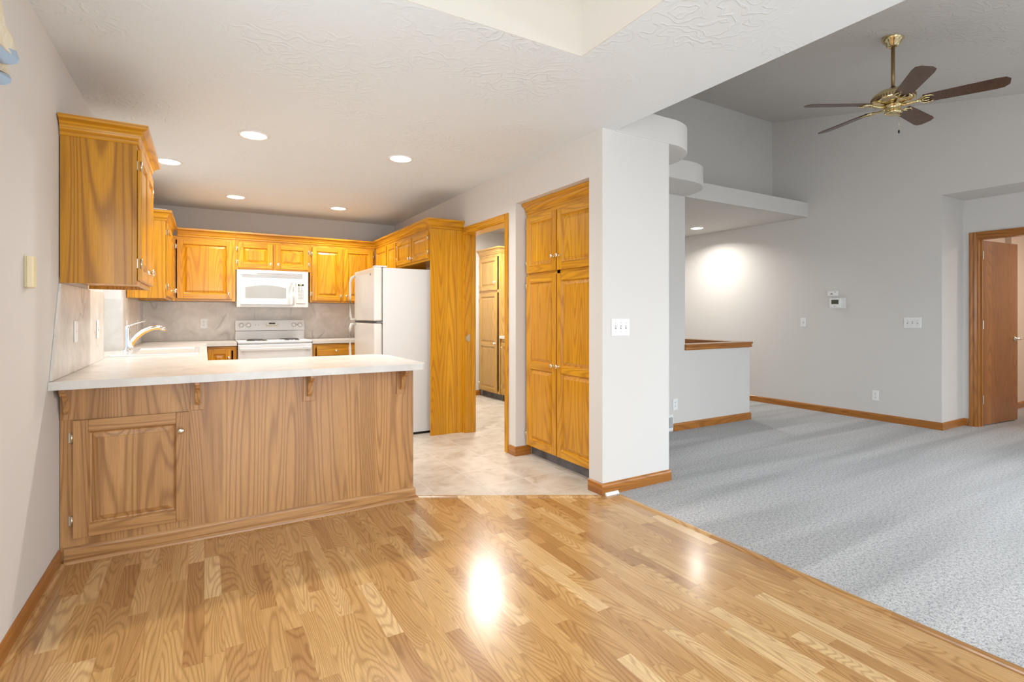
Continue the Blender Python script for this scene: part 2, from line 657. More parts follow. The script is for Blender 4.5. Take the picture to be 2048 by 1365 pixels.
# left wall with sink window recess (y 4.46..5.44) and dining window (y 0.1..1.95)
m = MB()
T = 0.17
m.box(XL - T, XL, YR, 0.1, 0, ZC, M_WALL)
m.box(XL - T, XL, 0.1, 1.95, 0, 0.75, M_WALL)
m.box(XL - T, XL, 0.1, 1.95, 2.05, ZC, M_WALL)
m.box(XL - T, XL, 1.95, 4.46, 0, ZC, M_WALL)
m.box(XL - T, XL, 4.46, 5.44, 0, 0.862, M_WALL)
m.box(XL - T, XL, 4.46, 5.44, 2.05, ZC, M_WALL)
m.box(XL - T, XL, 5.44, YB + .1, 0, ZC, M_WALL)
struct('wall_left', m)
m = MB()
m.box(XL, 4.34, YB, YB + .12, 0, ZC, M_WALL)
struct('wall_back', m)


def window(n, x, y0, y1, z0, z1):
    m = MB()
    f = 0.045
    for a, b, c, d in ((y0, y1, z0, z0 + f), (y0, y1, z1 - f, z1), (y0, y0 + f, z0 + f, z1 - f), (y1 - f, y1, z0 + f, z1 - f)):
        m.box(x - .02, x + .02, a, b, c, d, M_PLASTIC)
    ym = (y0 + y1) / 2
    m.box(x - .018, x + .018, ym - .02, ym + .02, z0 + f, z1 - f, M_PLASTIC)
    o = struct('window_%d' % n, m)
    g = MB()
    g.box(x - .003, x + .003, y0 + f, y1 - f, z0 + f, z1 - f, M_GLASS)
    g.done('pane', o)
    return o


window(1, XL - .145, 4.46, 5.44, 0.90, 2.05)
window(2, XL - .145, 0.10, 1.95, 0.75, 2.05)

# rear wall with patio door and living room windows
m = MB()
y0, y1 = YR - .12, YR
m.box(XL - .17, -0.25, y0, y1, 0, 2.9, M_WALL)
m.box(-0.25, 2.05, y0, y1, 2.12, 2.9, M_WALL)
m.box(2.05, 3.25, y0, y1, 0, 2.9, M_WALL)
m.box(3.25, 5.95, y0, y1, 0, 0.4, M_WALL)
m.box(3.25, 5.95, y0, y1, 2.12, 2.9, M_WALL)
m.box(5.95, 7.3, y0, y1, 0, 2.9, M_WALL)
struct('wall_rear', m)
for n, (a, b, c) in enumerate(((-0.25, 2.05, 0.0), (3.25, 5.95, 0.4))):
    m = MB()
    for x0, x1, z0, z1 in ((a, b, c, c + .06), (a, b, 2.06, 2.12), (a, a + .06, c + .06, 2.06), (b - .06, b, c + .06, 2.06),
                           ((a + b) / 2 - .04, (a + b) / 2 + .04, c + .06, 2.06)):
        m.box(x0, x1, YR - .09, YR - .04, z0, z1, M_PLASTIC)
    o = struct('window_%d' % (n + 3), m)
    g = MB()
    g.box(a + .06, b - .06, YR - .068, YR - .062, c + .06, 2.06, M_GLASS)
    g.done('pane', o)

# kitchen ceiling slab with the skylight well
SX0, SX1, SY0, SY1 = 0.33, 1.57, 0.78, 1.99
m = MB()
XE = 2.39
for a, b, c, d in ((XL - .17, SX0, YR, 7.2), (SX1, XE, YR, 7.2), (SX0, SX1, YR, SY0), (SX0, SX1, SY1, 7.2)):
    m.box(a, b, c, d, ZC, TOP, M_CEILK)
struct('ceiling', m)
m = MB()
t = .04
q_ = .004
for a, b, c, d in ((SX0, SX0 + q_, SY0, SY1), (SX1 - q_, SX1, SY0, SY1), (SX0 + q_, SX1 - q_, SY0, SY0 + q_), (SX0 + q_, SX1 - q_, SY1 - q_, SY1)):
    m.box(a, b, c, d, ZC + .0005, 4.10, M_WELL)
for a, b, c, d in ((SX0 - t, SX0, SY0 - t, SY1 + t), (SX1, SX1 + t, SY0 - t, SY1 + t), (SX0, SX1, SY0 - t, SY0), (SX0, SX1, SY1, SY1 + t)):
    m.box(a, b, c, d, TOP, 4.12, M_WALL)
o = struct('window_5', m)
o['kind'] = 'structure'
g = MB()
g.box(SX0 - t, SX1 + t, SY0 - t, SY1 + t, 4.12, 4.13, M_GLASS)
g.done('pane', o)

# pantry / doorway wall (x = 2.28)
m = MB()
m.box(2.28, 2.905, 2.67, 2.81, 0, ZC, M_WALL)        # pillar front
m.box(2.80, 2.905, 2.81, 3.89, 0, ZC, M_WALL)        # pillar side
struct('wall_pillar', m)
m = MB()
m.box(2.28, 2.36, 2.81, 3.79, 2.15, ZC, M_WALL)      # over pantry
m.box(2.36, 2.80, 2.81, 3.79, 2.165, ZC, M_WALL)
struct('wall_pantry', m)
m = MB()
m.box(2.28, 2.80, 3.79, 3.89, 0, ZC, M_WALL)         # far alcove return
struct('wall_return', m)
m = MB()
m.box(2.28, 2.40, 3.89, 3.965, 0, ZC, M_WALL)
m.box(2.28, 2.40, 3.965, 4.80, 2.03, ZC, M_WALL)     # over the doorway
m.box(2.28, 2.40, 4.80, YB, 0, ZC, M_WALL)
struct('wall_doorway', m)

# stairwell full-height wall and half wall
m = MB()
m.box(2.905, 4.34, YW, 3.89, 0, ZC, M_WALL)
m.box(4.22, 4.34, 3.89, YB + .1, 0, ZC, M_WALL)
struct('wall_stair', m)
m = MB()
m.box(4.34, 5.42, YW, 3.88, 0, 0.83, M_WALL)
m.box(5.31, 5.42, 3.88, 5.6, 0, 0.83, M_WALL)
struct('wall_half', m)
# laundry shell
m = MB()
m.box(2.40, 4.22, 6.95, 7.05, 0, ZC, M_WALL)
m.box(4.12, 4.22, 3.89, 6.95, 0, ZC, M_WALL)
struct('wall_laundry', m)
m = MB()
m.box(2.39, 4.34, 3.89, 7.2, ZC, TOP - .02, M_CEIL)
struct('ceiling', m)

# thermostat wall, alcove, bedroom
SL = 0.211


def zceil(y):
    return 3.80 - SL * (4.25 - y)


m = MB()
m.box(XT, XT + .12, 2.375, 7.2, 0, ZC, M_WALL)
m.box(XT + .12, 7.25, 2.375, 2.50, 0, ZC, M_WALL)
m.hexa([(XT, YR - .1, ZC), (XT + .12, YR - .1, ZC), (XT + .12, 7.2, ZC), (XT, 7.2, ZC),
        (XT, YR - .1, zceil(YR) + .12), (XT + .12, YR - .1, zceil(YR) + .12), (XT + .12, 7.2, zceil(7.2) + .12), (XT, 7.2, zceil(7.2) + .12)], M_WALL)
struct('wall_right', m)
m = MB()
m.box(XA, XA + .12, YR, -1.75, 0, ZC, M_WALL)
m.box(XA, XA + .12, -1.75, 0.35, 0, .55, M_WALL)
m.box(XA, XA + .12, -1.75, 0.35, 2.05, ZC, M_WALL)
m.box(XA, XA + .12, 0.35, 1.44, 0, ZC, M_WALL)
m.box(XA, XA + .12, 1.44, 2.262, 2.03, ZC, M_WALL)
m.box(XA, XA + .12, 2.262, 2.375, 0, ZC, M_WALL)
m.box(XT + .12, XA + .12, YR - .1, 2.50, ZC, ZC + .08, M_CEIL)
struct('wall_alcove', m)
window(6, XA + .06, -1.75, 0.35, 0.55, 2.05)  # added unseen window, put in so daylight reaches the left wall
m = MB()
m.box(7.25, 10.0, 0.40, 0.50, 0, 2.5, M_WALL_WARM)
m.box(7.25, 8.78, 2.50, 2.60, 0, 2.5, M_WALL_WARM)
m.box(8.78, 10.0, 2.44, 2.60, 0, 2.5, M_WALL_WARM)
m.box(10.0, 10.1, 0.40, 2.60, 0, 2.5, M_WALL_WARM)
struct('wall_bedroom', m)
m = MB()
m.box(7.25, 10.1, 0.4, 2.6, ZC, ZC + .1, M_CEIL)
struct('ceiling', m)

# living room vault, upper walls, plant shelf
m = MB()
m.hexa([(2.33, YR - .1, zceil(YR - .1)), (XT + .1, YR - .1, zceil(YR - .1)), (XT + .1, 4.4, zceil(4.4)), (2.33, 4.4, zceil(4.4)),
        (2.33, YR - .1, zceil(YR - .1) + .1), (XT + .1, YR - .1, zceil(YR - .1) + .1), (XT + .1, 4.4, zceil(4.4) + .1), (2.33, 4.4, zceil(4.4) + .1)], M_CEIL)
struct('ceiling', m)
m = MB()
m.box(2.39, XT, 4.25, 4.35, TOP, 4.0, M_WALL)
m.box(2.29, XE, -1.35, 4.35, TOP, 4.0, M_WALL)
m.box(2.29, XE, YR, -1.35, TOP, 2.66, M_WALL)
struct('wall_upper', m)
pts = [(XE, 2.66)]
pts += [(2.95, 2.66)]
for i in range(1, 13):
    a = -PI / 2 + (PI / 2) * i / 12
    pts.append((2.95 + .37 * math.cos(a), 3.03 + .37 * math.sin(a)))
pts += [(3.32, 3.305), (3.90, 3.305)]
for i in range(1, 13):
    a = -PI / 2 + (PI / 2) * i / 12
    pts.append((3.90 + .44 * math.cos(a), 3.745 + .44 * math.sin(a)))
pts += [(4.34, YW), (XT + .02, YW), (XT + .02, 4.25), (XE, 4.25)]
m = MB()
m.prism(pts, ZC - .004, TOP, M_WALL)
o = struct('ceiling', m)
o.modifiers.new('b', 'BEVEL').width = 0.004
m = MB()
m.box(4.34, XT + .02, 4.25, 7.2, ZC - .004, TOP, M_CEIL)
m.box(4.34, XT + .1, 7.09, 7.2, 0, ZC, M_WALL)
struct('ceiling', m)
m = MB()
m.poly([(4.345, YW + .02, ZC - .006), (4.345, 7.08, ZC - .006), (XT - .002, 7.08, ZC - .006), (XT - .002, YW + .02, ZC - .006)], M_CEIL)
struct('ceiling', m)

# ------------------------------------------------------------------ trims
BASE = [(0, 0), (.013, 0), (.013, .060), (.010, .070), (.004, .078), (0, .078)]
SHOE = [(.013, 0), (.029, 0), (.027, .010), (.021, .017), (.013, .019)]


def baseboard(name, path, oakm=OAKT, prof=BASE):
    m = MB()
    m.sweep([(*p, 0.0) for p in path], prof, along(oakm))
    return struct(name, m)


baseboard('baseboard_left', [(XL, YR), (XL, 3.235)])
m = MB()
m.sweep([(XL, YR, 0), (XL, 3.215, 0)], SHOE, M_LAM)
struct('baseboard_left', m)
baseboard('baseboard_pillar', [(2.28, 2.808), (2.28, 2.67), (2.905, 2.67), (2.905, YW), (3.86, YW)])
baseboard('baseboard_doorway', [(2.28, 3.888), (2.28, 3.79), (2.365, 3.79)][0:2] + [(2.43, 3.79)])
baseboard('baseboard_half_wall', [(4.165, YW), (5.42, YW), (5.42, 5.6)])
baseboard('baseboard_right', [(XT, 7.05), (XT, 2.375), (XA, 2.375), (XA, 2.33)])
baseboard('baseboard_laundry', [(2.41, 6.95), (3.56, 6.95)])
baseboard('baseboard_bedroom', [(7.26, 2.50), (8.78, 2.50), (8.78, 2.44), (9.99, 2.44)])
baseboard('baseboard_alcove', [(XA, 1.37), (XA, YR)])

# half wall caps
CAP = [(-.125, 0), (.018, 0), (.022, .010), (.016, .028), (.024, .040), (.028, .058), (.024, .062), (-.125, .062)]
m = MB()
m.sweep([(4.335, YW, .83), (5.42, YW, .83), (5.42, 5.62, .83)], CAP, along(OAKT))
struct('trim_1', m, 0.002)

# transition strips
m = MB()
STR = [(-.018, 0), (.018, 0), (.015, .006), (.006, .010), (-.006, .010), (-.015, .006)]
m.sweep([(2.37, 2.60, 0), (2.37, YR, 0)], STR, M_LAM)
struct('trim_2', m)
m = MB()
m.sweep([(1.205, 3.262, 0), (2.25, 2.655, 0)], STR, M_LAM)
struct('trim_3', m)
m = MB()
m.sweep([(2.29, 2.655, 0), (2.40, 2.655, 0)], [(-.004, 0), (.016, 0), (.014, .010), (.004, .018), (-.004, .018)], M_PLASTIC)
struct('trim_4', m)


# ------------------------------------------------------------------ doorways
def casing_prof(w=.06, t=.014):
    return [(0, 0), (w, 0), (w, t), (w * .82, t * 1.15), (w * .55, t * .75), (w * .2, t * .55), (0, t * .4)]


def door_frame(name, xw, side, y0, y1, zt, depth, oakm):
    """opening in an x = const wall, casing on the side facing -x"""
    root = bpy.data.objects.new(name, None)
    COL.objects.link(root)
    root['kind'] = 'structure'
    w = .058
    for nm, (a, b, c, d) in (('casing', (y0 - w, y0, 0, zt + w)), ('casing', (y1, y1 + w, 0, zt + w)), ('casing', (y0, y1, zt, zt + w))):
        m = MB()
        ax = 'y' if nm == 'casing' and (b - a) > .2 else 'z'
        if ax == 'z':
            inner = b if a < y0 else a
            outer = a if a < y0 else b
            s = 1 if outer > inner else -1
            pr = [(inner - s * .006, 0), (inner - s * .006, .007), (inner + s * .014, .012), (inner + s * .03, .010), (inner + s * .046, .017), (outer, .017), (outer, 0)]
            pts = [(xw - q, p) for p, q in pr]
            if s < 0:
                pts = pts[::-1]
            m.prism(pts, c, d, oakm['z'])
        else:
            inner, outer = c, d
            pr = [(inner - .006, 0), (inner - .006, .007), (inner + .014, .012), (inner + .03, .010), (inner + .046, .017), (outer, .017), (outer, 0)]
            lo = [m.bm.verts.new((xw - q, a - w * 0, p)) for p, q in pr]
            hi = [m.bm.verts.new((xw - q, b, p)) for p, q in pr]
            k = m.mi(oakm['y'])
            n = len(pr)
            m.bm.faces.new(lo); m.bm.faces.new(hi[::-1])
            for i in range(n):
                j = (i + 1) % n
                m.bm.faces.new([lo[i], lo[j], hi[j], hi[i]])
        m.done('casing', root)
    m = MB()
    t = .016
    m.box(xw, xw + depth, y0, y0 + t, 0, zt, oakm['z'])
    m.box(xw, xw + depth, y1 - t, y1, 0, zt, oakm['z'])
    m.box(xw, xw + depth, y0 + t, y1 - t, zt - t, zt, oakm['y'])
    m.box(xw + depth * .55, xw + depth * .55 + .035, y0 + t, y0 + t + .01, 0, zt - t, oakm['z'])
    m.box(xw + depth * .55, xw + depth * .55 + .035, y1 - t - .01, y1 - t, 0, zt - t, oakm['z'])
    m.done('jamb', root)
    return root


d1 = door_frame('door_1', 2.28, -1, 3.965, 4.80, 2.03, .12, OAK)
m = MB()
m.box(2.305, 2.335, 4.781, 4.7845, .93, 1.0, M_HINGE)
m.box(2.285, 2.305, 4.774, 4.784, .945, .985, M_HINGE)
m.done('strike_plate', d1)
d2 = door_frame('door_2', XA, -1, 1.44, 2.262, 2.03, .12, OAKT)
# open leaf swung into the bedroom
leaf = MB()
LM = Matrix.Translation((7.235, 2.235, 0)) @ Matrix.Rotation(math.radians(-5.5), 4, 'Z')
leaf.box(0, .745, 0, .035, .012, 2.005, OAKD['z'], LM)
lf = leaf.done('door_leaf', d2, 0.0015)
lf['label'] = 'plain oak door leaf'
for z in (.24, 1.05, 1.80):
    h = MB()
    h.box(7.215, 7.236, 2.236, 2.241, z, z + .09, M_HINGE)
    h.lathe([(.006, 0), (.006, .09)], M_HINGE, Matrix.Translation((7.228, 2.236, z)), 10)
    h.done('hinge', lf)
h = MB()
R = LM @ Matrix.Translation((.68, 0, .93))
h.lathe([(0, .0), (.03, .0), (.03, .006), (.012, .010), (.010, .045), (0, .045)], M_NICKEL, R @ Matrix.Rotation(PI / 2, 4, 'X'), 16)
h.tube([(0, -.042, 0), (.03, -.048, .002), (.075, -.046, .004), (.105, -.04, -.002)], [.010, .009, .008, .006], M_NICKEL, R, 10)
h.done('lever_handle', lf)

# ------------------------------------------------------------------ cabinet parts
KNOB_PROF = [(0.0, 0), (.011, 0), (.011, .003), (.006, .006), (.0055, .013), (.011, .018), (.0155, .022), (.0155, .026), (.012, .030), (0.0, .032)]


def knob(parent, x, z, y=-.0205, mat=None):
    m = MB()
    m.lathe(KNOB_PROF, mat or M_NICKEL, Matrix.Translation((x, y, z)) @ Matrix.Rotation(PI / 2, 4, 'X'), 16)
    return m.done('knob', parent)


def hinge(parent, x, z, side):
    """small exposed hinge at the door edge; side=-1 door lies to the right of x"""
    m = MB()
    s = -1 if side < 0 else 1
    m.lathe([(0, 0), (.0045, 0), (.0045, .05), (0, .05)], M_HINGE, Matrix.Translation((x + s * .004, -.018, z)), 8)
    a, b = sorted((x + s * .004, x + s * .018))
    m.box(a, b, -.0035, -.0005, z + .002, z + .048, M_HINGE)
    return m.done('hinge', parent)


def raised(m, x0, x1, z0, z1, yf, om):
    """raised centre panel inside frame opening; yf = y of frame front"""
    steps = [(0, .0), (.004, .006), (.008, .012), (.012, .013), (.034, .0045), (.036, .003)]
    loops = []
    for ins, dep in steps:
        loops.append([m.bm.verts.new(p) for p in ((x0 + ins, yf + dep, z0 + ins), (x1 - ins, yf + dep, z0 + ins),
                                                  (x1 - ins, yf + dep, z1 - ins), (x0 + ins, yf + dep, z1 - ins))])
    kz, kx = m.mi(om['z']), m.mi(om['x'])
    for a, b in zip(loops, loops[1:]):
        for i in range(4):
            j = (i + 1) % 4
            f = m.bm.faces.new([a[i], a[j], b[j], b[i]])
            f.material_index = kx if i in (0, 2) and a is loops[0] else kz
    f = m.bm.faces.new(loops[-1])
    f.material_index = kz


def door(parent, x0, z0, w, h, knob_at=None, hinge_side=None, om=OAK, fr=.056, mids=(), name='door', kmat=None, y0=-.001, t=.019):
    m = MB()
    yf, yb = y0 - t, y0
    x1, z1 = x0 + w, z0 + h

    def bar(a, b, c, d, mat):
        m.hexa([(a, yf, c), (b, yf, c), (b, yb, c), (a, yb, c), (a, yf, d), (b, yf, d), (b, yb, d), (a, yb, d)], mat)
    bar(x0, x0 + fr, z0, z1, om['z'])
    bar(x1 - fr, x1, z0, z1, om['z'])
    zs = [z0] + [q for mm in mids for q in (mm - fr / 2, mm + fr / 2)] + [z1]
    bar(x0 + fr, x1 - fr, z0, z0 + fr, om['x'])
    bar(x0 + fr, x1 - fr, z1 - fr, z1, om['x'])
    for mm in mids:
        bar(x0 + fr, x1 - fr, mm - fr / 2, mm + fr / 2, om['x'])
    zz = [z0 + fr] + [q for mm in mids for q in (mm - fr / 2, mm + fr / 2)] + [z1 - fr]
    for i in range(0, len(zz), 2):
        raised(m, x0 + fr, x1 - fr, zz[i], zz[i + 1], yf, om)
    d = m.done(name, parent, 0.0025, 2, angle=1.0)
    if knob_at:
        knob(d, knob_at[0], knob_at[1], yf, kmat)
    if hinge_side:
        hx = x0 if hinge_side < 0 else x1
        hinge(d, hx, z0 + min(.06, h * .15), hinge_side)
        hinge(d, hx, z1 - min(.06, h * .15) - .05, hinge_side)
    return d


def carcass(parent, w, h, d, om=OAK, toe=0.0, stiles=(), rails=(), foot=.02, x0=0.0, body_name='body', sw=.035, ends=(1, 1), inset=None):
    """face frame at y 0..0.02 ; box behind to y=d"""
    m = MB()
    m.box(x0, x0 + sw, 0, .02, toe, h, om['z'])
    m.box(x0 + w - sw, x0 + w, 0, .02, toe, h, om['z'])
    m.box(x0 + sw, x0 + w - sw, 0, .02, toe, toe + .035, om['x'])
    m.box(x0 + sw, x0 + w - sw, 0, .02, h - .045, h, om['x'])
    for z in rails:
        m.box(x0 + sw, x0 + w - sw, 0.001, .02, z - .02, z + .02, om['x'])
    for x in stiles:
        m.box(x - .02, x + .02, 0.001, .02, toe + .035, h - .045, om['z'])
    m.box(x0, x0 + .015, .02, d, toe, h, om['z'])
    m.box(x0 + w - .015, x0 + w, .02, d, toe, h, om['z'])
    m.box(x0 + .015, x0 + w - .015, .02, d, toe + foot, toe + foot + .012, om['x'])
    m.box(x0 + .015, x0 + w - .015, .02, d, h - .02, h, om['x'])
    m.box(x0 + .015, x0 + w - .015, d - .008, d, toe + foot + .012, h - .02, om['z'])
    o = m.done(body_name, parent, 0.0012, 1)
    if toe > 0:
        k = MB()
        k.box(x0 + .002, x0 + w - .002, .055, d, 0, toe, M_TOEK)
        k.done('toe_kick', parent)
    return o


CROWN = [(-.012, -.004), (.004, -.004), (.009, .002), (.010, .010), (.005, .014), (.009, .020), (.014, .024), (.018, .040), (.030, .056),
         (.044, .064), (.050, .068), (.052, .086), (-.012, .086)]


def crown(parent, path, h, om=OAK):
    m = MB()
    m.sweep([(x, y, h) for x, y in path], CROWN, along(om))
    return m.done('crown_moulding', parent)


ZB, HB = 1.355, 0.714   # wall cabinets: bottom and height
L90, R90 = PI / 2, -PI / 2
# near-left wall cabinet (faces +x): local x -> +y
c = thing('wall_cabinet', 'oak wall cabinet nearest the camera on the left wall, its wide grained side in view', 'cabinet', (-.295, 3.245, ZB), L90)
carcass(c, .735, HB, .30, stiles=(.3675,), om=OAK_BROAD)
door(c, .018, .022, .345, HB - .045, (.335, .085), -1)
door(c, .372, .022, .345, HB - .045, (.400, .085), 1)
crown(c, [(0, .299), (0, 0), (.735, 0), (.735, .299)], HB)
# second left wall cabinet beyond the sink window
c = thing('wall_cabinet', 'oak wall cabinet on the left wall beyond the sink window, white box on top', 'cabinet', (-.305, 5.72, ZB), L90)
carcass(c, 1.045, HB, .29)
door(c, .022, .022, .50, HB - .045, (.485, .085), -1)
door(c, .535, .022, .47, HB - .045, None, 1)
crown(c, [(0, .289), (0, 0), (1.05, 0)], HB)
# back wall
YF = 6.77
c = thing('wall_cabinet', 'single-door oak wall cabinet on the back wall, left of the microwave', 'cabinet', (-.303, YF, ZB))
carcass(c, .613, HB, .315)
door(c, .046, .026, .53, HB - .055, (.540, .085), -1)
crown(c, [(.05, 0), (.613, 0)], HB)
c = thing('wall_cabinet', 'short two-door oak wall cabinet directly above the microwave', 'cabinet', (.311, YF, 1.725))
h = ZB + HB - 1.725
carcass(c, .808, h, .315, stiles=(.404,))
door(c, .022, .024, .365, h - .055, (.360, .075), -1)
door(c, .420, .024, .365, h - .055, (.445, .075), 1)
crown(c, [(0, 0), (.808, 0)], h)
c = thing('wall_cabinet', 'two-door oak wall cabinet right of the microwave, partly behind the fridge', 'cabinet', (1.12, YF, ZB))
carcass(c, .80, HB, .315, stiles=(.395,))
door(c, .022, .022, .365, HB - .05, (.362, .085), -1)
door(c, .402, .022, .370, HB - .05, (.430, .085), 1)
crown(c, [(0, 0), (.80, 0)], HB)
# right wall corner cabinet (faces -x): local x -> -y
c = thing('wall_cabinet', 'oak corner wall cabinet behind the fridge, against the right kitchen wall', 'cabinet', (1.93, 6.765, ZB), R90)
carcass(c, .895, HB, .345, stiles=(.54,))
door(c, .06, .022, .455, HB - .05, None, None)
door(c, .545, .022, .34, HB - .05, None, None)
crown(c, [(-.05, 0), (.895, 0)], HB)
# over-fridge cabinet
c = thing('wall_cabinet', 'short two-door oak cabinet over the fridge', 'cabinet', (1.93, 5.867, 1.745), R90)
h = ZB + HB - 1.745
carcass(c, 1.000, h, .345, stiles=(.515,))
door(c, .020, .022, .485, h - .055, (.480, .060), -1, fr=.05)
door(c, .527, .022, .455, h - .055, (.552, .060), 1, fr=.05)
crown(c, [(0, 0), (1.028, 0), (1.028, .349)], h)
c = thing('fridge_end_panel', 'tall grained oak end panel standing between fridge and doorway', 'panel', (1.93, 4.862, 0), R90)
m = MB()
m.box(.0, .021, 0, .349, 0, ZB + HB - .005, OAK['z'])
m.done('side_panel', c, 0.001)
m = MB()
m.box(.022, .030, .285, .349, 0, ZB + HB - .006, OAK['z'])
m.done('filler_strip', c, 0.001)

# pantry cabinet
c = thing('pantry_cabinet', 'tall four-door oak pantry cabinet built into the white wall alcove', 'cabinet', (2.385, 3.782, 0), R90)
carcass(c, .965, 2.075, .40, toe=.088, stiles=(.470,), rails=(1.538,))
door(c, .024, 1.552, .433, .474, (.425, 1.665), -1)
door(c, .472, 1.552, .484, .474, (.497, 1.665), None)
door(c, .024, .095, .433, 1.43, (.425, .80), -1, mids=(.775,))
door(c, .472, .095, .484, 1.43, (.497, .80), None, mids=(.775,))
crown(c, [(0, 0), (.965, 0)], 2.062)

# laundry cabinet
c = thing('laundry_cabinet', 'pale oak tall cabinet seen through the doorway in the laundry room', 'cabinet', (3.545, 6.945, 0), R90)
carcass(c, .625, 2.075, .57, om=OAKL, toe=.09, rails=(1.538,))
door(c, .030, 1.555, .53, .47, (.525, 1.665), -1, OAKL, kmat=M_PLASTIC)
door(c, .030, .10, .53, 1.42, (.525, .80), -1, OAKL, mids=(.775,), kmat=M_PLASTIC)
crown(c, [(-.0, 0), (.625, 0), (.625, .56)], 2.070, OAKL)
c = thing('laundry_counter_cabinet', 'low oak cabinet with a white counter beside the tall laundry cabinet', 'cabinet', (3.56, 6.315, 0), R90)
carcass(c, 1.2, .87, .55, om=OAKL, toe=.09)
door(c, .04, .12, .50, .70, (.5, .75), -1, OAKL)
m = MB()
m.box(0, 1.2, -.03, .55, .871, .91, M_COUNTER)
m.done('counter_top', c, 0.004)

# ------------------------------------------------------------------ peninsula
PX1 = 1.178
c = thing('peninsula_cabinet', 'long oak peninsula cabinet with one door and brackets under the counter overhang', 'cabinet', (XL + .002, 3.26, 0))
W_ = PX1 - XL - .002
m = MB()
m.box(0, W_, 0, .66, 0, .858, OAKP['z'])
m.done('back_panel', c, 0.0015)
door(c, .051, .116, .477, .572, (.492, .594), -1, OAKP, fr=.058, y0=-.0005, t=.02)
m = MB()
m.sweep([(.016, 0, 0), (W_, 0, 0), (W_, .62, 0)], [(0, 0), (.012, 0), (.012, .060), (.009, .068), (.004, .074), (0, .074)], along(OAKP))
m.done('base_moulding', c)
m = MB()
m.sweep([(.018, 0, 0), (W_, 0, 0), (W_, .62, 0)], [(.0125, 0), (.030, 0), (.028, .010), (.022, .017), (.0125, .020)], along(OAKP))
o = m.done('shoe_moulding', c)
for i, xc in enumerate((-.568, -.031, .533, 1.096)):
    x = xc - XL - .002
    m = MB()
    pw = .033
    m.box(x - pw + (0.0 if i else .004), x + pw, -.011, -.001, .692, .856, OAKP['z'])
    pr = [(-.011, .857), (-.130, .857), (-.130, .838), (-.118, .832), (-.112, .820), (-.102, .816), (-.082, .818), (-.062, .806), (-.052, .786),
          (-.048, .760), (-.040, .738), (-.026, .722), (-.011, .720)]
    k = m.mi(OAKP['z'])
    a = [m.bm.verts.new((x - .012, p, q)) for p, q in pr]
    b = [m.bm.verts.new((x + .012, p, q)) for p, q in pr]
    m.bm.faces.new(a).material_index = k
    m.bm.faces.new(b[::-1]).material_index = k
    for q in range(len(pr)):
        r = (q + 1) % len(pr)
        m.bm.faces.new([a[q], a[r], b[r], b[q]]).material_index = k
    m.done('bracket', c, 0.002)

# base cabinets along left and back walls
c = thing('base_cabinet', 'oak sink base cabinet along the left wall under the counter', 'cabinet', (-.02, 3.925, 0), L90)
carcass(c, 2.54, .855, .575, toe=.10, stiles=(.6, 1.27, 1.9))
for q in range(4):
    door(c, .03 + q * .635, .13, .575, .66, (.03 + q * .635 + (.54 if q % 2 == 0 else .03), .72), -1 if q % 2 == 0 else 1)
c = thing('base_cabinet', 'oak base cabinet left of the range, its door glimpsed over the counter', 'cabinet', (-.015, 6.475, 0))
carcass(c, .323, .855, .61, toe=.10)
door(c, .045, .13, .225, .70, (.245, .735), None)
c = thing('base_cabinet', 'oak base cabinet with drawer right of the range', 'cabinet', (1.097, 6.475, 0))
carcass(c, .83, .855, .61, toe=.10, stiles=(.53,), rails=(.69,))
dr = MB()
dr.box(.045, .500, -.02, -.001, .715, .838, OAK['x'])
dr = dr.done('drawer', c, 0.006, 3)
knob(dr, .268, .776, -.02)
door(c, .045, .13, .455, .54, (.47, .62), -1)
door(c, .545, .13, .26, .70, (.57, .75), 1)

# ------------------------------------------------------------------ countertop (one continuous L / U)
SKX0, SKX1, SKY0, SKY1 = -.585, -.035, 4.64, 5.545     # sink outer rim
hx0, hx1, hy0, hy1 = SKX0 + .02, SKX1 - .02, SKY0 + .02, SKY1 - .02
m = MB()
rr = .05
xe = 1.192
tip = []
for cxx, cyy, a0 in ((xe - rr, 3.04 + rr, -PI / 2), (xe - .16, 3.97 - .16, 0)):
    r_ = rr if cyy < 3.5 else .16
    for i in range(9):
        a = a0 + PI / 2 * i / 8
        tip.append((cxx + r_ * math.cos(a), cyy + r_ * math.sin(a)))
z0, z1 = .862, .90
m.prism([(XL + .001, 3.04)] + tip + [(.02, 3.97), (XL + .001, 3.97)], z0, z1, M_COUNTER)
m.box(XL + .001, .02, 3.97, hy0, z0, z1, M_COUNTER)
m.box(XL + .001, hx0, hy0, hy1, z0, z1, M_COUNTER)
m.box(hx1, .02, hy0, hy1, z0, z1, M_COUNTER)
m.box(XL + .001, .02, hy1, 6.445, z0, z1, M_COUNTER)
m.box(XL + .001, .308, 6.445, YB - .001, z0, z1, M_COUNTER)
o = m.done('countertop', None)
tag(o, 'pale marble-look countertop wrapping from the peninsula round the sink to the range', 'countertop')
m = MB()
m.box(1.093, 2.278, 6.445, YB - .001, z0, z1, M_COUNTER)
tag(m.done('countertop', None), 'short marble-look countertop between range and fridge', 'countertop')
m = MB()
m.box(XL - .125, XL, 4.462, 5.438, .864, .902, M_COUNTER)
struct('trim_5', m)

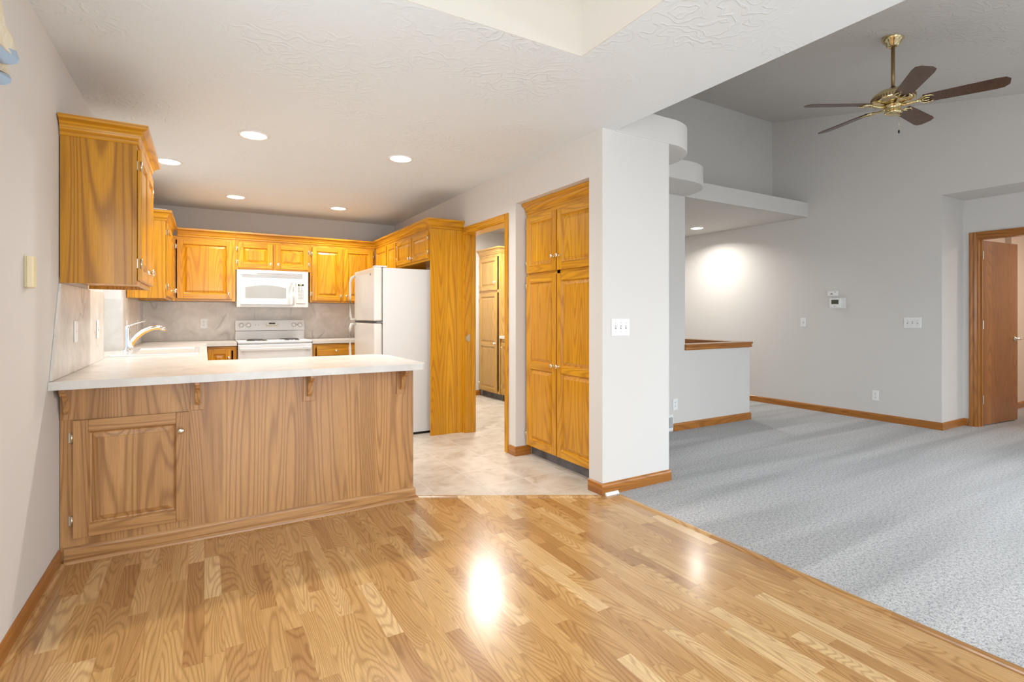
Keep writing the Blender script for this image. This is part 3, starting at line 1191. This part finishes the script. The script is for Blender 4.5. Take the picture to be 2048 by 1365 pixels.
# backsplashes
sp = MB()
yz = [(3.062, .9015), (4.455, .9015), (4.455, 1.351), (3.245, 1.351)]
a = [sp.bm.verts.new((XL + .001, y, z)) for y, z in yz]
b = [sp.bm.verts.new((XL + .011, y, z)) for y, z in yz]
k = sp.mi(M_SPLASH)
sp.bm.faces.new(a); sp.bm.faces.new(b[::-1])
for i in range(4):
    j = (i + 1) % 4
    sp.bm.faces.new([a[i], a[j], b[j], b[i]])
tag(sp.done('backsplash'), 'marble-look backsplash with a slanted front edge on the left wall', 'backsplash')
sp = MB()
sp.box(XL + .001, XL + .011, 5.445, YB - .012, .9015, 1.352, M_SPLASH)
tag(sp.done('backsplash'), 'marble-look backsplash on the left wall beyond the sink window', 'backsplash')
sp = MB()
sp.box(XL + .001, 2.275, YB - .011, YB - .001, .9015, 1.352, M_SPLASH)
tag(sp.done('backsplash'), 'wide marble-look backsplash on the back wall behind the range', 'backsplash')
sp = MB()
sp.box(XL - .122, XL + .011, 5.429, 5.439, .9025, 1.335, M_COUNTER)
sp.box(XL - .122, XL + .011, 4.461, 4.471, .9025, 1.335, M_COUNTER)
struct('trim_6', sp)

# ------------------------------------------------------------------ sink and faucet
c = thing('kitchen_sink', 'white drop-in kitchen sink set in the left counter', 'sink', (0, 0, 0))
m = MB()
zt = .9115
ix0, ix1, iy0, iy1 = -.470, -.075, SKY0 + .05, SKY1 - .05
def ring(x0, x1, y0, y1, z):
    return [m.bm.verts.new(p) for p in ((x0, y0, z), (x1, y0, z), (x1, y1, z), (x0, y1, z))]
loops = [ring(SKX0, SKX1, SKY0, SKY1, .9005), ring(SKX0, SKX1, SKY0, SKY1, .908), ring(SKX0 + .006, SKX1 - .006, SKY0 + .006, SKY1 - .006, zt),
         ring(ix0, ix1, iy0, iy1, zt), ring(ix0 + .008, ix1 - .008, iy0 + .008, iy1 - .008, .90), ring(ix0 + .03, ix1 - .03, iy0 + .03, iy1 - .03, .72)]
k = m.mi(M_SINK)
for a, b in zip(loops, loops[1:]):
    for i in range(4):
        j = (i + 1) % 4
        m.bm.faces.new([a[i], a[j], b[j], b[i]])
m.bm.faces.new(loops[-1])
m.done('basin', c, 0.004, 2)
m = MB()
m.lathe([(0, .003), (.04, .003), (.042, .0005)], M_CHROME, Matrix.Translation((-.27, 5.1, .7205)), 20)
m.done('drain', c)
FX, FY = -.525, 5.16
c = thing('kitchen_faucet', 'chrome single-lever faucet with a curved spout over the sink', 'faucet', (FX, FY, .912))
m = MB()
m.lathe([(0, 0), (.034, 0), (.034, .006), (.022, .012), (.020, .02), (.019, .16), (.021, .17), (.020, .19), (.012, .205), (0, .208)], M_CHROME, None, 24)
m.done('body', c)
m = MB()
pts = [(0.012, 0, .025), (.022, 0, .07), (.055, 0, .115), (.10, 0, .155), (.15, 0, .18), (.195, 0, .187), (.228, 0, .178)]
m.tube(pts, [.021, .022, .022, .021, .020, .018, .016], M_CHROME, None, 16)
m.tube([(.225, 0, .179), (.250, 0, .166)], [.016, .015], M_CHROME, None, 16)
m.done('spout', c)
m = MB()
m.tube([(0, 0, .196), (.03, 0, .212), (.07, 0, .226), (.115, 0, .240)], [.012, .009, .008, .007], M_CHROME, None, 12, 0.6)
m.done('lever', c)
m = MB()
m.lathe([(0, 0), (.020, 0), (.020, .004), (.008, .010), (.006, .035), (0, .037)], M_CHROME, Matrix.Translation((-.522, 5.02, .912)), 16)
tag(m.done('sink_hole_cap'), 'small chrome fitting on the sink rim beside the faucet', 'fitting')

# ------------------------------------------------------------------ range
RX0, RX1 = .315, 1.088
c = thing('kitchen_range', 'white freestanding electric range against the back wall', 'range', (RX0, 6.43, 0))
RW = RX1 - RX0
m = MB()
m.box(.002, RW - .002, .02, .63, .03, .885, M_WHITE)
m.box(.03, RW - .03, .06, .60, 0, .03, M_BLACK)
m.done('body', c, 0.003)
m = MB()
m.box(0, RW, -.005, .59, .886, .906, M_WHITE)
m.done('cooktop', c, 0.006, 3)
m = MB()
m.hexa([(0, .555, .907), (RW, .555, .907), (RW, .64, .907), (0, .64, .907), (.004, .545, 1.01), (RW - .004, .545, 1.01), (RW - .004, .64, 1.01), (.004, .64, 1.01)], M_WHITE)
m.hexa([(0, .53, 1.012), (RW, .53, 1.012), (RW, .64, 1.012), (0, .64, 1.012), (.002, .56, 1.138), (RW - .002, .56, 1.138), (RW - .002, .64, 1.138), (.002, .64, 1.138)], M_WHITE)
bgd = m.done('backguard', c, 0.004, 3)
BGM = Matrix.Translation((0, .545, 1.078)) @ Matrix.Rotation(math.radians(-13.3), 4, 'X')
for q, (x, lab) in enumerate(((.065, 0), (.14, 0), (RW - .125, 0), (RW - .055, 0))):
    m = MB()
    R = BGM @ Matrix.Translation((x, -.001, 0)) @ Matrix.Rotation(PI / 2, 4, 'X')
    m.lathe([(0, 0), (.024, 0), (.024, .003), (.018, .005), (.016, .020), (0, .021)], M_PLASTIC, R, 20)
    m.lathe([(.0245, 0), (.0275, 0), (.0275, .0012), (.0245, .0012)], M_GREYPRINT, R, 20)
    m.done('control_knob', bgd)
m = MB()
m.box(.32, .48, -.0015, .0, -.030, .030, M_CREAMY, BGM)
m.done('control_display', bgd)
m = MB()
m.box(.365, .435, -.003, -.0015, .010, .028, M_DARK, BGM)
m.done('clock_display', bgd)
m = MB()
for i in range(8):
    m.box(.335 + i * .0155, .345 + i * .0155, -.0025, -.0015, -.014, -.008, M_GREYPRINT, BGM)
m.box(.332, .342, -.0025, -.0015, .008, .013, M_SLOT, BGM)
m.box(.458, .468, -.0025, -.0015, .008, .013, M_SLOT, BGM)
m.done('control_buttons', bgd)
for x in (.102, RW - .09, .215, .245):
    m = MB()
    m.box(x, x + .006, -.0022, 0, -.003, .004, M_SLOT, BGM)
    m.done('printed_mark', bgd)
for q, (x, y, r) in enumerate(((.20, .15, .10), (.20, .40, .075), (RW - .20, .15, .075), (RW - .20, .40, .10))):
    m = MB()
    m.lathe([(r + .012, .9065), (r + .012, .910), (r, .9085)], M_CHROME, Matrix.Translation((x, y, 0)), 28)
    rr_ = r
    while rr_ > .02:
        m.lathe([(rr_ - .004, .909), (rr_ - .004, .915), (rr_ + .004, .915), (rr_ + .004, .909)], M_SLOT, Matrix.Translation((x, y, 0)), 28)
        rr_ -= .018
    m.done('burner', c)
m = MB()
m.box(.003, RW - .003, -.022, .018, .20, .868, M_WHITE)
dd = m.done('oven_door', c, 0.005, 3)
m = MB()
m.box(.02, RW - .02, -.062, -.040, .805, .835, M_WHITE)
m.box(.04, .07, -.045, -.020, .808, .832, M_WHITE)
m.box(RW - .07, RW - .04, -.045, -.020, .808, .832, M_WHITE)
m.done('oven_handle', dd, 0.006, 3)
m = MB()
m.box(.16, RW - .16, -.0245, -.0225, .36, .66, M_DARK)
m.done('oven_window', dd)
m = MB()
m.box(.003, RW - .003, -.018, .018, .035, .19, M_WHITE)
m.done('drawer', c, 0.005, 3)

# ------------------------------------------------------------------ microwave
MX0, MX1 = .318, 1.086
MWD = MX1 - MX0
c = thing('microwave', 'white over-the-range microwave under the short oak cabinet', 'microwave', (MX0, 6.69, 1.292))
MH = .428
m = MB()
n = 12
fr_ = [(MWD * i / n, -.035 * math.sin(PI * i / n) ** 1.0) for i in range(n + 1)]
pl = fr_ + [(MWD, .39), (0, .39)]
m.prism(pl, 0, MH, M_WHITE)
m.done('case', c, 0.004, 3)


def mwf(x):
    return -.035 * math.sin(PI * max(0, min(1, x / MWD)))


def strip(m, x0, x1, zf0, zf1, off, mat, n=14, th=.002):
    """curved patch following the bowed front"""
    k = m.mi(mat)
    F, B = [], []
    for i in range(n + 1):
        x = x0 + (x1 - x0) * i / n
        za, zb = zf0(x), zf1(x)
        F.append((m.bm.verts.new((x, mwf(x) - off - th, za)), m.bm.verts.new((x, mwf(x) - off - th, zb))))
        B.append((m.bm.verts.new((x, mwf(x) - off, za)), m.bm.verts.new((x, mwf(x) - off, zb))))
    for i in range(n):
        for q in ([F[i][0], F[i + 1][0], F[i + 1][1], F[i][1]], [B[i][0], B[i][1], B[i + 1][1], B[i + 1][0]],
                  [F[i][0], B[i][0], B[i + 1][0], F[i + 1][0]], [F[i][1], F[i + 1][1], B[i + 1][1], B[i][1]]):
            m.bm.faces.new(q).material_index = k
    for q in (F[0][0], F[0][1], B[0][1], B[0][0]), (F[-1][0], B[-1][0], B[-1][1], F[-1][1]):
        m.bm.faces.new(q).material_index = k


m = MB()
strip(m, .035, .585, lambda x: .030, lambda x: .298, .001, M_WHITE, th=.012)
md = m.done('door', c, 0.003, 2)
m = MB()
strip(m, .085, .515, lambda x: .105, lambda x: .225 + .030 * math.sin(PI * (x - .085) / .43), .0135, M_WINDOWMESH, th=.001)
m.done('window', md)
m = MB()
m.tube([(.592, mwf(.59) - .018, .030), (.592, mwf(.59) - .05, .055), (.592, mwf(.59) - .056, .17), (.592, mwf(.59) - .05, .29), (.592, mwf(.59) - .015, .325)],
       [.012, .013, .013, .013, .010], M_WHITE, None, 12)
m.done('handle', md)
m = MB()
strip(m, .625, .735, lambda x: .050, lambda x: .290, .001, M_WHITE, th=.006)
cp = m.done('control_panel', c, 0.002, 2)
m = MB()
strip(m, .648, .714, lambda x: .258, lambda x: .280, .0075, M_DARK, n=4, th=.001)
strip(m, .665, .695, lambda x: .265, lambda x: .273, .0087, M_LEDG, n=2, th=.0005)
m.done('display', cp)
m = MB()
for r in range(9):
    for q in range(4 if r > 2 else 2):
        x = .650 + q * (.017 if r > 2 else .032)
        z = .242 - r * .0175
        w = .010 if r > 2 else .020
        strip(m, x, x + w, lambda x_: z, lambda x_: z + .005, .0075, M_GREYPRINT if (r + q) % 3 else M_SLOT, n=1, th=.0006)
m.done('keypad', cp)
m = MB()
for i in range(5):
    z = .345 + i * .012
    strip(m, .05 if i < 3 else .20, .70, lambda x: z, lambda x: z + .005, .0005, M_GREYPRINT, th=.001)
m.done('vent_grille', c)
m = MB()
R = Matrix.Translation((.073, mwf(.073) - .0015, .045)) @ Matrix.Rotation(PI / 2, 4, 'X')
m.lathe([(0, 0), (.013, 0), (.013, .002), (0, .002)], M_GREYPRINT, R, 24)
m.lathe([(.0085, .002), (.0105, .002), (.0105, .003), (.0085, .003)], M_CHROME, R, 24)
m.box(-.005, .005, -.003, .003, .002, .003, M_CHROME, R)
m.done('emblem', c)

# ------------------------------------------------------------------ fridge
c = thing('refrigerator', 'white top-freezer fridge standing beside the tall oak panel', 'refrigerator', (1.405, 5.74, 0), R90)
# local x: 0 (far, y=5.74) .. .77 (near, y=4.97); local y: 0 door front .. .80 back
FW = .765
m = MB()
m.box(.003, FW, .085, .79, .025, 1.660, M_WHITE)
m.box(.03, FW - .03, .12, .77, 0, .025, M_BLACK)
m.done('case', c, 0.006, 3)
m = MB()
m.box(0, FW, 0, .078, 1.140, 1.664, M_CREAMY)
fd = m.done('freezer_door', c, 0.014, 4)
m = MB()
m.box(0, FW, 0, .078, .045, 1.120, M_CREAMY)
rd = m.done('fridge_door', c, 0.014, 4)
m = MB()
m.tube([(.045, -.004, 1.62), (.045, -.040, 1.60), (.045, -.055, 1.55), (.045, -.058, 1.40), (.045, -.056, 1.20), (.045, -.045, 1.155), (.045, -.002, 1.150)],
       [.013, .014, .014, .013, .013, .012, .012], M_CREAMY, None, 12)
m.done('handle', fd)
m = MB()
m.tube([(.045, -.002, 1.105), (.045, -.045, 1.10), (.045, -.057, 1.06), (.045, -.058, .85), (.045, -.050, .62), (.045, -.004, .58)],
       [.012, .013, .013, .013, .013, .012], M_CREAMY, None, 12)
m.done('handle', rd)
m = MB()
m.box(FW - .09, FW - .01, .01, .13, 1.665, 1.680, M_WHITE)
m.done('hinge_cap', c, 0.003)
m = MB()
m.box(FW - .085, FW - .003, .025, .084, 1.1215, 1.1385, M_STEEL)
m.done('middle_hinge', c)
m = MB()
m.box(.01, FW - .01, .005, .07, 1.1225, 1.1375, M_SLOT)
m.done('door_gap', c)
m = MB()
m.lathe([(0, 0), (.012, 0), (.012, .002), (0, .002)], M_GREYPRINT, Matrix.Translation((FW - .13, -.0005, 1.60)) @ Matrix.Rotation(PI / 2, 4, 'X'), 20)
m.done('emblem', fd)

# ------------------------------------------------------------------ wall plates
def plate(kind, label, cat, loc, rotz, gangs=1, dx=.046, scale=1.0, group=None, mat=None):
    mat = mat or M_PLASTIC
    group = {'switch': 'toggle light switches', 'outlet': 'white wall outlets', 'blank': None}[kind]
    names = {'switch': 'light_switch', 'outlet': 'wall_outlet', 'blank': 'blank_plate'}
    c = thing(names[kind], label, cat, loc, rotz, group)
    w = (.070 + dx * (gangs - 1)) / 2
    m = MB()
    m.box(-w, w, -.006, -.0005, -.0575, .0575, mat)
    pl = m.done('cover_plate', c, 0.0025, 2)
    for g in range(gangs):
        x = (g - (gangs - 1) / 2) * dx
        for z in ((-.030, .030) if kind == 'switch' else (0,)):
            m = MB()
            m.lathe([(0, .0), (.0032, 0), (.0032, .0012), (0, .0012)], M_HINGE, Matrix.Translation((x, -.006, z)) @ Matrix.Rotation(PI / 2, 4, 'X'), 8)
            m.done('screw', pl)
    for g in range(gangs):
        x = (g - (gangs - 1) / 2) * dx
        if kind == 'switch':
            m = MB()
            m.box(x - .005, x + .005, -.007, -.006, -.012, .012, M_GREYPRINT)
            s = 1 if (g + gangs) % 2 else -1
            m.hexa([(x - .004, -.006, -.004), (x + .004, -.006, -.004), (x + .004, -.006, .006), (x - .004, -.006, .006),
                    (x - .003, -.016, s * .006), (x + .003, -.016, s * .006), (x + .003, -.016, s * .006 + .006), (x - .003, -.016, s * .006 + .006)], mat)
            m.done('toggle', c)
        elif kind == 'outlet':
            for z in (-.020, .020):
                m = MB()
                m.box(x - .016, x + .016, -.0075, -.006, z - .0135, z + .0135, mat)
                for q in (-.006, .006):
                    m.box(x + q - .0012, x + q + .0012, -.0082, -.0075, z - .002, z + .008, M_SLOT)
                m.box(x - .002, x + .002, -.0082, -.0075, z - .010, z - .006, M_SLOT)
                m.done('socket', c)
    return c


plate('switch', 'three-gang white toggle switch on the pillar front', 'switch', (2.437, 2.67, 1.117), 0, 3)
plate('switch', 'three-gang white toggle switch on the wall near the open door', 'switch', (XT, 2.635, 1.117), R90, 3)
plate('switch', 'single white toggle switch left below the thermostat', 'switch', (XT, 3.826, 1.107), R90, 1)
plate('outlet', 'white outlet low on the right wall above the baseboard', 'outlet', (XT, 2.995, .280), R90)
plate('outlet', 'white outlet on the half wall beside the pillar edge', 'outlet', (4.190, YW, .275), 0)
plate('outlet', 'white outlet in the marble backsplash left of the range', 'outlet', (-.005, YB - .0115, 1.10), 0)
plate('blank', 'white plate on the left backsplash nearest the slanted edge', 'plate', (XL + .0115, 3.55, 1.113), L90)
plate('switch', 'white switch on the left backsplash next to the window recess', 'switch', (XL + .0115, 4.205, 1.11), L90, 1)
plate('outlet', 'white outlet on the left backsplash just behind the faucet', 'outlet', (XL + .0115, 5.66, 1.095), L90)
plate('switch', 'white switch on the far left backsplash near the back corner', 'switch', (XL + .0115, 6.50, 1.095), L90, 1)

# thermostat
c = thing('thermostat', 'white thermostat with dark display on the right wall', 'thermostat', (XT, 3.40, 1.352), R90)
m = MB()
m.box(-.095, .085, -.005, -.0005, -.072, .055, M_PLASTIC)
m.done('back_plate', c, 0.002)
m = MB()
m.box(-.090, .035, -.028, -.0055, -.062, .048, M_PLASTIC)
bd = m.done('housing', c, 0.004, 3)
m = MB()
m.box(-.068, .015, -.0295, -.0285, -.020, .032, M_SCREEN)
m.done('display', bd)
m = MB()
m.box(-.040, -.015, -.0293, -.0283, -.048, -.044, M_GREYPRINT)
m.done('maker_mark', bd)
c = thing('door_chime_sensor', 'small white box mounted right above the thermostat', 'sensor', (XT, 3.45, 1.462), R90)
m = MB()
m.box(-.065, .050, -.030, -.0005, -.030, .030, M_PLASTIC)
m.done('housing', c, 0.004, 3)
m = MB()
m.poly([(-.035, -.0305, -.012), (.005, -.0305, -.012), (-.015, -.0305, .008)], M_GREYPRINT)
m.box(.015, .035, -.0308, -.0302, .014, .018, M_SLOT)
m.done('printed_marks', c)

# cream phone mount on the left wall
c = thing('phone_wall_mount', 'cream plastic wall phone mount on the left wall by the cabinet', 'wall mount', (XL, 2.725, 1.370), L90)
m = MB()
m.box(-.035, .040, -.006, -.0005, -.062, .062, M_CREAM)
m.done('base_plate', c, 0.002)
m = MB()
m.box(-.040, .000, -.030, -.0065, -.064, .060, M_CREAM)
m.done('cover', c, 0.005, 3)
m = MB()
for z in (-.046, .046):
    m.lathe([(0, 0), (.005, 0), (.005, .004), (0, .004)], M_SLOT, Matrix.Translation((.020, -.006, z)) @ Matrix.Rotation(PI / 2, 4, 'X'), 10)
m.box(.010, .024, -.0085, -.0062, -.014, .006, M_GREYPRINT)
m.done('jack', c)

# vent register
c = thing('vent_register', 'white floor-level vent register beside the half wall outlet', 'vent', (4.005, YW, .095), 0)
m = MB()
m.box(-.150, .150, -.012, -.0005, -.080, .080, M_PLASTIC)
vr = m.done('frame', c, 0.003)
m = MB()
for i in range(22):
    x = -.128 + i * .0122
    m.box(x, x + .005, -.0135, -.0122, -.055, .055, M_SLOT)
m.done('louvres', c)

# ------------------------------------------------------------------ recessed lights
def can(cx, cy, z, label):
    c = thing('recessed_light', label, 'ceiling light', (cx, cy, z), 0, 'recessed ceiling lights')
    m = MB()
    m.lathe([(.098, -.0005), (.098, -.006), (.088, -.008), (.080, -.006), (.080, -.0005)], M_PLASTIC, None, 36)
    m.done('trim_ring', c)
    m = MB()
    m.lathe([(0, -.004), (.079, -.004), (.079, -.001), (0, -.001)], M_LAMP, None, 36)
    m.done('lens', c)


for (cx, cy), lb in zip(CANS, ('recessed ceiling light over the peninsula left side, largest in view', 'recessed ceiling light over the peninsula right side, nearest the doorway wall',
                               'recessed ceiling light over the sink, half hidden by the near wall cabinet', 'recessed ceiling light at the back, left of two near the back wall',
                               'recessed ceiling light at the back, right of two near the back wall')):
    can(cx, cy, ZC, lb)
can(6.05, 5.04, ZC - .006, 'recessed light under the plant shelf soffit beyond the half wall')
can(5.4, 6.4, ZC - .006, 'added recessed light carrying the hall fill, hidden behind the pillar')  # unseen fixture, made up to house the hall fill
can(8.7, 1.0, ZC, 'added unseen recessed light in the bedroom beyond the open oak door')  # fixture made up for the bedroom light, out of view
c = thing('ceiling_lamp', 'round white flush ceiling lamp in the laundry room', 'ceiling light', (3.1, 5.9, ZC))
m = MB()
m.lathe([(0, -.075), (.08, -.07), (.13, -.045), (.15, -.012), (.15, -.001), (0, -.001)], M_LAMP, None, 32)
m.done('diffuser', c)

# ------------------------------------------------------------------ ceiling fan
HX, HY, HZ = 4.503, 1.925, 2.797
zc = zceil(HY)
c = thing('ceiling_fan', 'brass ceiling fan with five dark wood blades on a long rod', 'ceiling fan', (HX, HY, HZ))
m = MB()
top = zc - HZ + .012
m.lathe([(0, top), (.070, top), (.074, top - .020), (.070, top - .030), (.060, top - .045), (.048, top - .058), (.040, top - .078), (.028, top - .088), (0, top - .088)], M_BRASS, None, 32)
m.done('canopy', c)
m = MB()
m.lathe([(0, .100), (.0125, .100), (.0125, top - .086), (0, top - .086)], M_ABRASS, None, 16)
m.lathe([(0, .105), (.022, .105), (.026, .118), (.018, .135), (.0126, .135)], M_BLACK, None, 16)
m.done('downrod', c)
m = MB()
m.lathe([(0, .118), (.05, .115), (.10, .100), (.132, .075), (.140, .055), (.140, .030), (.130, .018), (.10, .008), (.06, .002), (0, .0)], M_BRASS, None, 48)
for i in range(48):
    a = 2 * PI * i / 48
    R = Matrix.Rotation(a, 4, 'Z')
    m.box(.1395, .1425, -.004, .004, .034, .056, M_ABRASS, R)
m.done('motor_housing', c)
m = MB()
m.lathe([(0, .0), (.055, .0), (.058, -.010), (.050, -.014), (.050, -.050), (.055, -.055), (.052, -.066), (.030, -.076), (0, -.078)], M_BRASS, None, 32)
m.done('switch_housing', c)
m = MB()
m.tube([(.045, -.02, -.06), (.045, -.02, -.185)], .0012, M_BRASS, None, 6)
m.lathe([(0, -.215), (.005, -.212), (.007, -.200), (.004, -.188), (0, -.185)], M_BLACK, Matrix.Translation((.045, -.02, 0)), 10)
m.done('pull_chain', c)
PH = math.radians(3)
for kx in range(5):
    a = PH + 2 * PI * kx / 5
    R = Matrix.Rotation(a, 4, 'Z')
    P_ = R @ Matrix.Translation((0, 0, .0)) @ Matrix.Rotation(math.radians(-13), 4, 'X')
    m = MB()
    # blade outline
    out = [(.175, -.052), (.30, -.058), (.58, -.066), (.625, -.060), (.650, -.030), (.650, .030), (.625, .060), (.58, .066), (.30, .058), (.175, .052)]
    m.prism(out, .0, .006, M_BLADE, P_)
    bl = m.done('blade', c, 0.0015)
    m = MB()
    m.tube([(.045, 0, -.012), (.10, 0, -.016), (.14, 0, -.008), (.165, 0, -.003)], [.012, .010, .010, .011], M_BRASS, P_, 10)
    for s in (-1, 1):
        m.tube([(.150, 0, -.005), (.165, s * .024, -.005), (.190, s * .046, -.005), (.225, s * .044, -.005), (.240, s * .030, -.005)], [.007, .007, .007, .006, .004], M_BRASS, P_, 8)
        m.tube([(.165, 0, -.004), (.195, s * .018, -.005), (.215, s * .016, -.005)], [.006, .006, .004], M_BRASS, P_, 8)
    m.done('blade_arm', c)

# ------------------------------------------------------------------ small things
m = MB()
m.box(-.52, -.30, 5.80, 6.02, ZB + HB + .09, ZB + HB + .118, M_PLASTIC)
tag(m.done('white_box', None, 0.003), 'flat white box lying on top of the far left wall cabinet', 'box')

# window valance (cascading tail of the curtain over the dining window)
c = thing('window_valance', 'cream and blue fabric valance at the left picture edge', 'curtain', (XL, 1.6, 2.2))
def fold(name, pts, x0, x1, mat):
    """one fabric fold: outline in (y, z), given thickness and a soft roll in x"""
    m = MB()
    k = m.mi(mat)
    cx_ = XL
    a = [m.bm.verts.new((x1 - cx_ + .006 * math.sin(y * 40), y - 1.6, z - 2.2)) for y, z in pts]
    b = [m.bm.verts.new((x0 - cx_, y - 1.6, z - 2.2)) for y, z in pts]
    m.bm.faces.new(a).material_index = k
    m.bm.faces.new(b[::-1]).material_index = k
    for i in range(len(pts)):
        j = (i + 1) % len(pts)
        m.bm.faces.new([a[i], a[j], b[j], b[i]]).material_index = k
    return m.done(name, c, 0.004, 2)


fold('swag', [(1.20, 2.20), (1.85, 2.20), (1.93, 2.10), (2.014, 2.045), (2.08, 2.02), (2.145, 1.994), (2.06, 1.965), (1.9, 1.945), (1.2, 1.95)], -.515, -.49, M_FAB)
fold('lining', [(1.5, 1.955), (2.014, 1.968), (2.08, 1.986), (2.147, 1.991), (2.128, 1.973), (2.105, 1.958), (2.05, 1.930), (2.014, 1.917), (1.5, 1.90)], -.525, -.484, M_LINING)
fold('lower_fold', [(1.5, 1.95), (2.08, 1.95), (2.118, 1.922), (2.0, 1.90), (1.5, 1.88)], -.530, -.505, M_FAB)
fold('lower_lining', [(1.5, 1.88), (2.014, 1.895), (2.08, 1.911), (2.128, 1.915), (2.10, 1.893), (2.06, 1.872), (2.014, 1.854), (1.5, 1.84)], -.535, -.500, M_LINING)
m = MB()
m.tube([(.03, -1.5, 0), (.03, .34, 0)], .008, M_PLASTIC, None, 10)
m.tube([(.0, .30, 0), (.03, .30, 0)], .006, M_PLASTIC, None, 8)
m.tube([(.0, -1.4, 0), (.03, -1.4, 0)], .006, M_PLASTIC, None, 8)
m.done('curtain_rod', c)
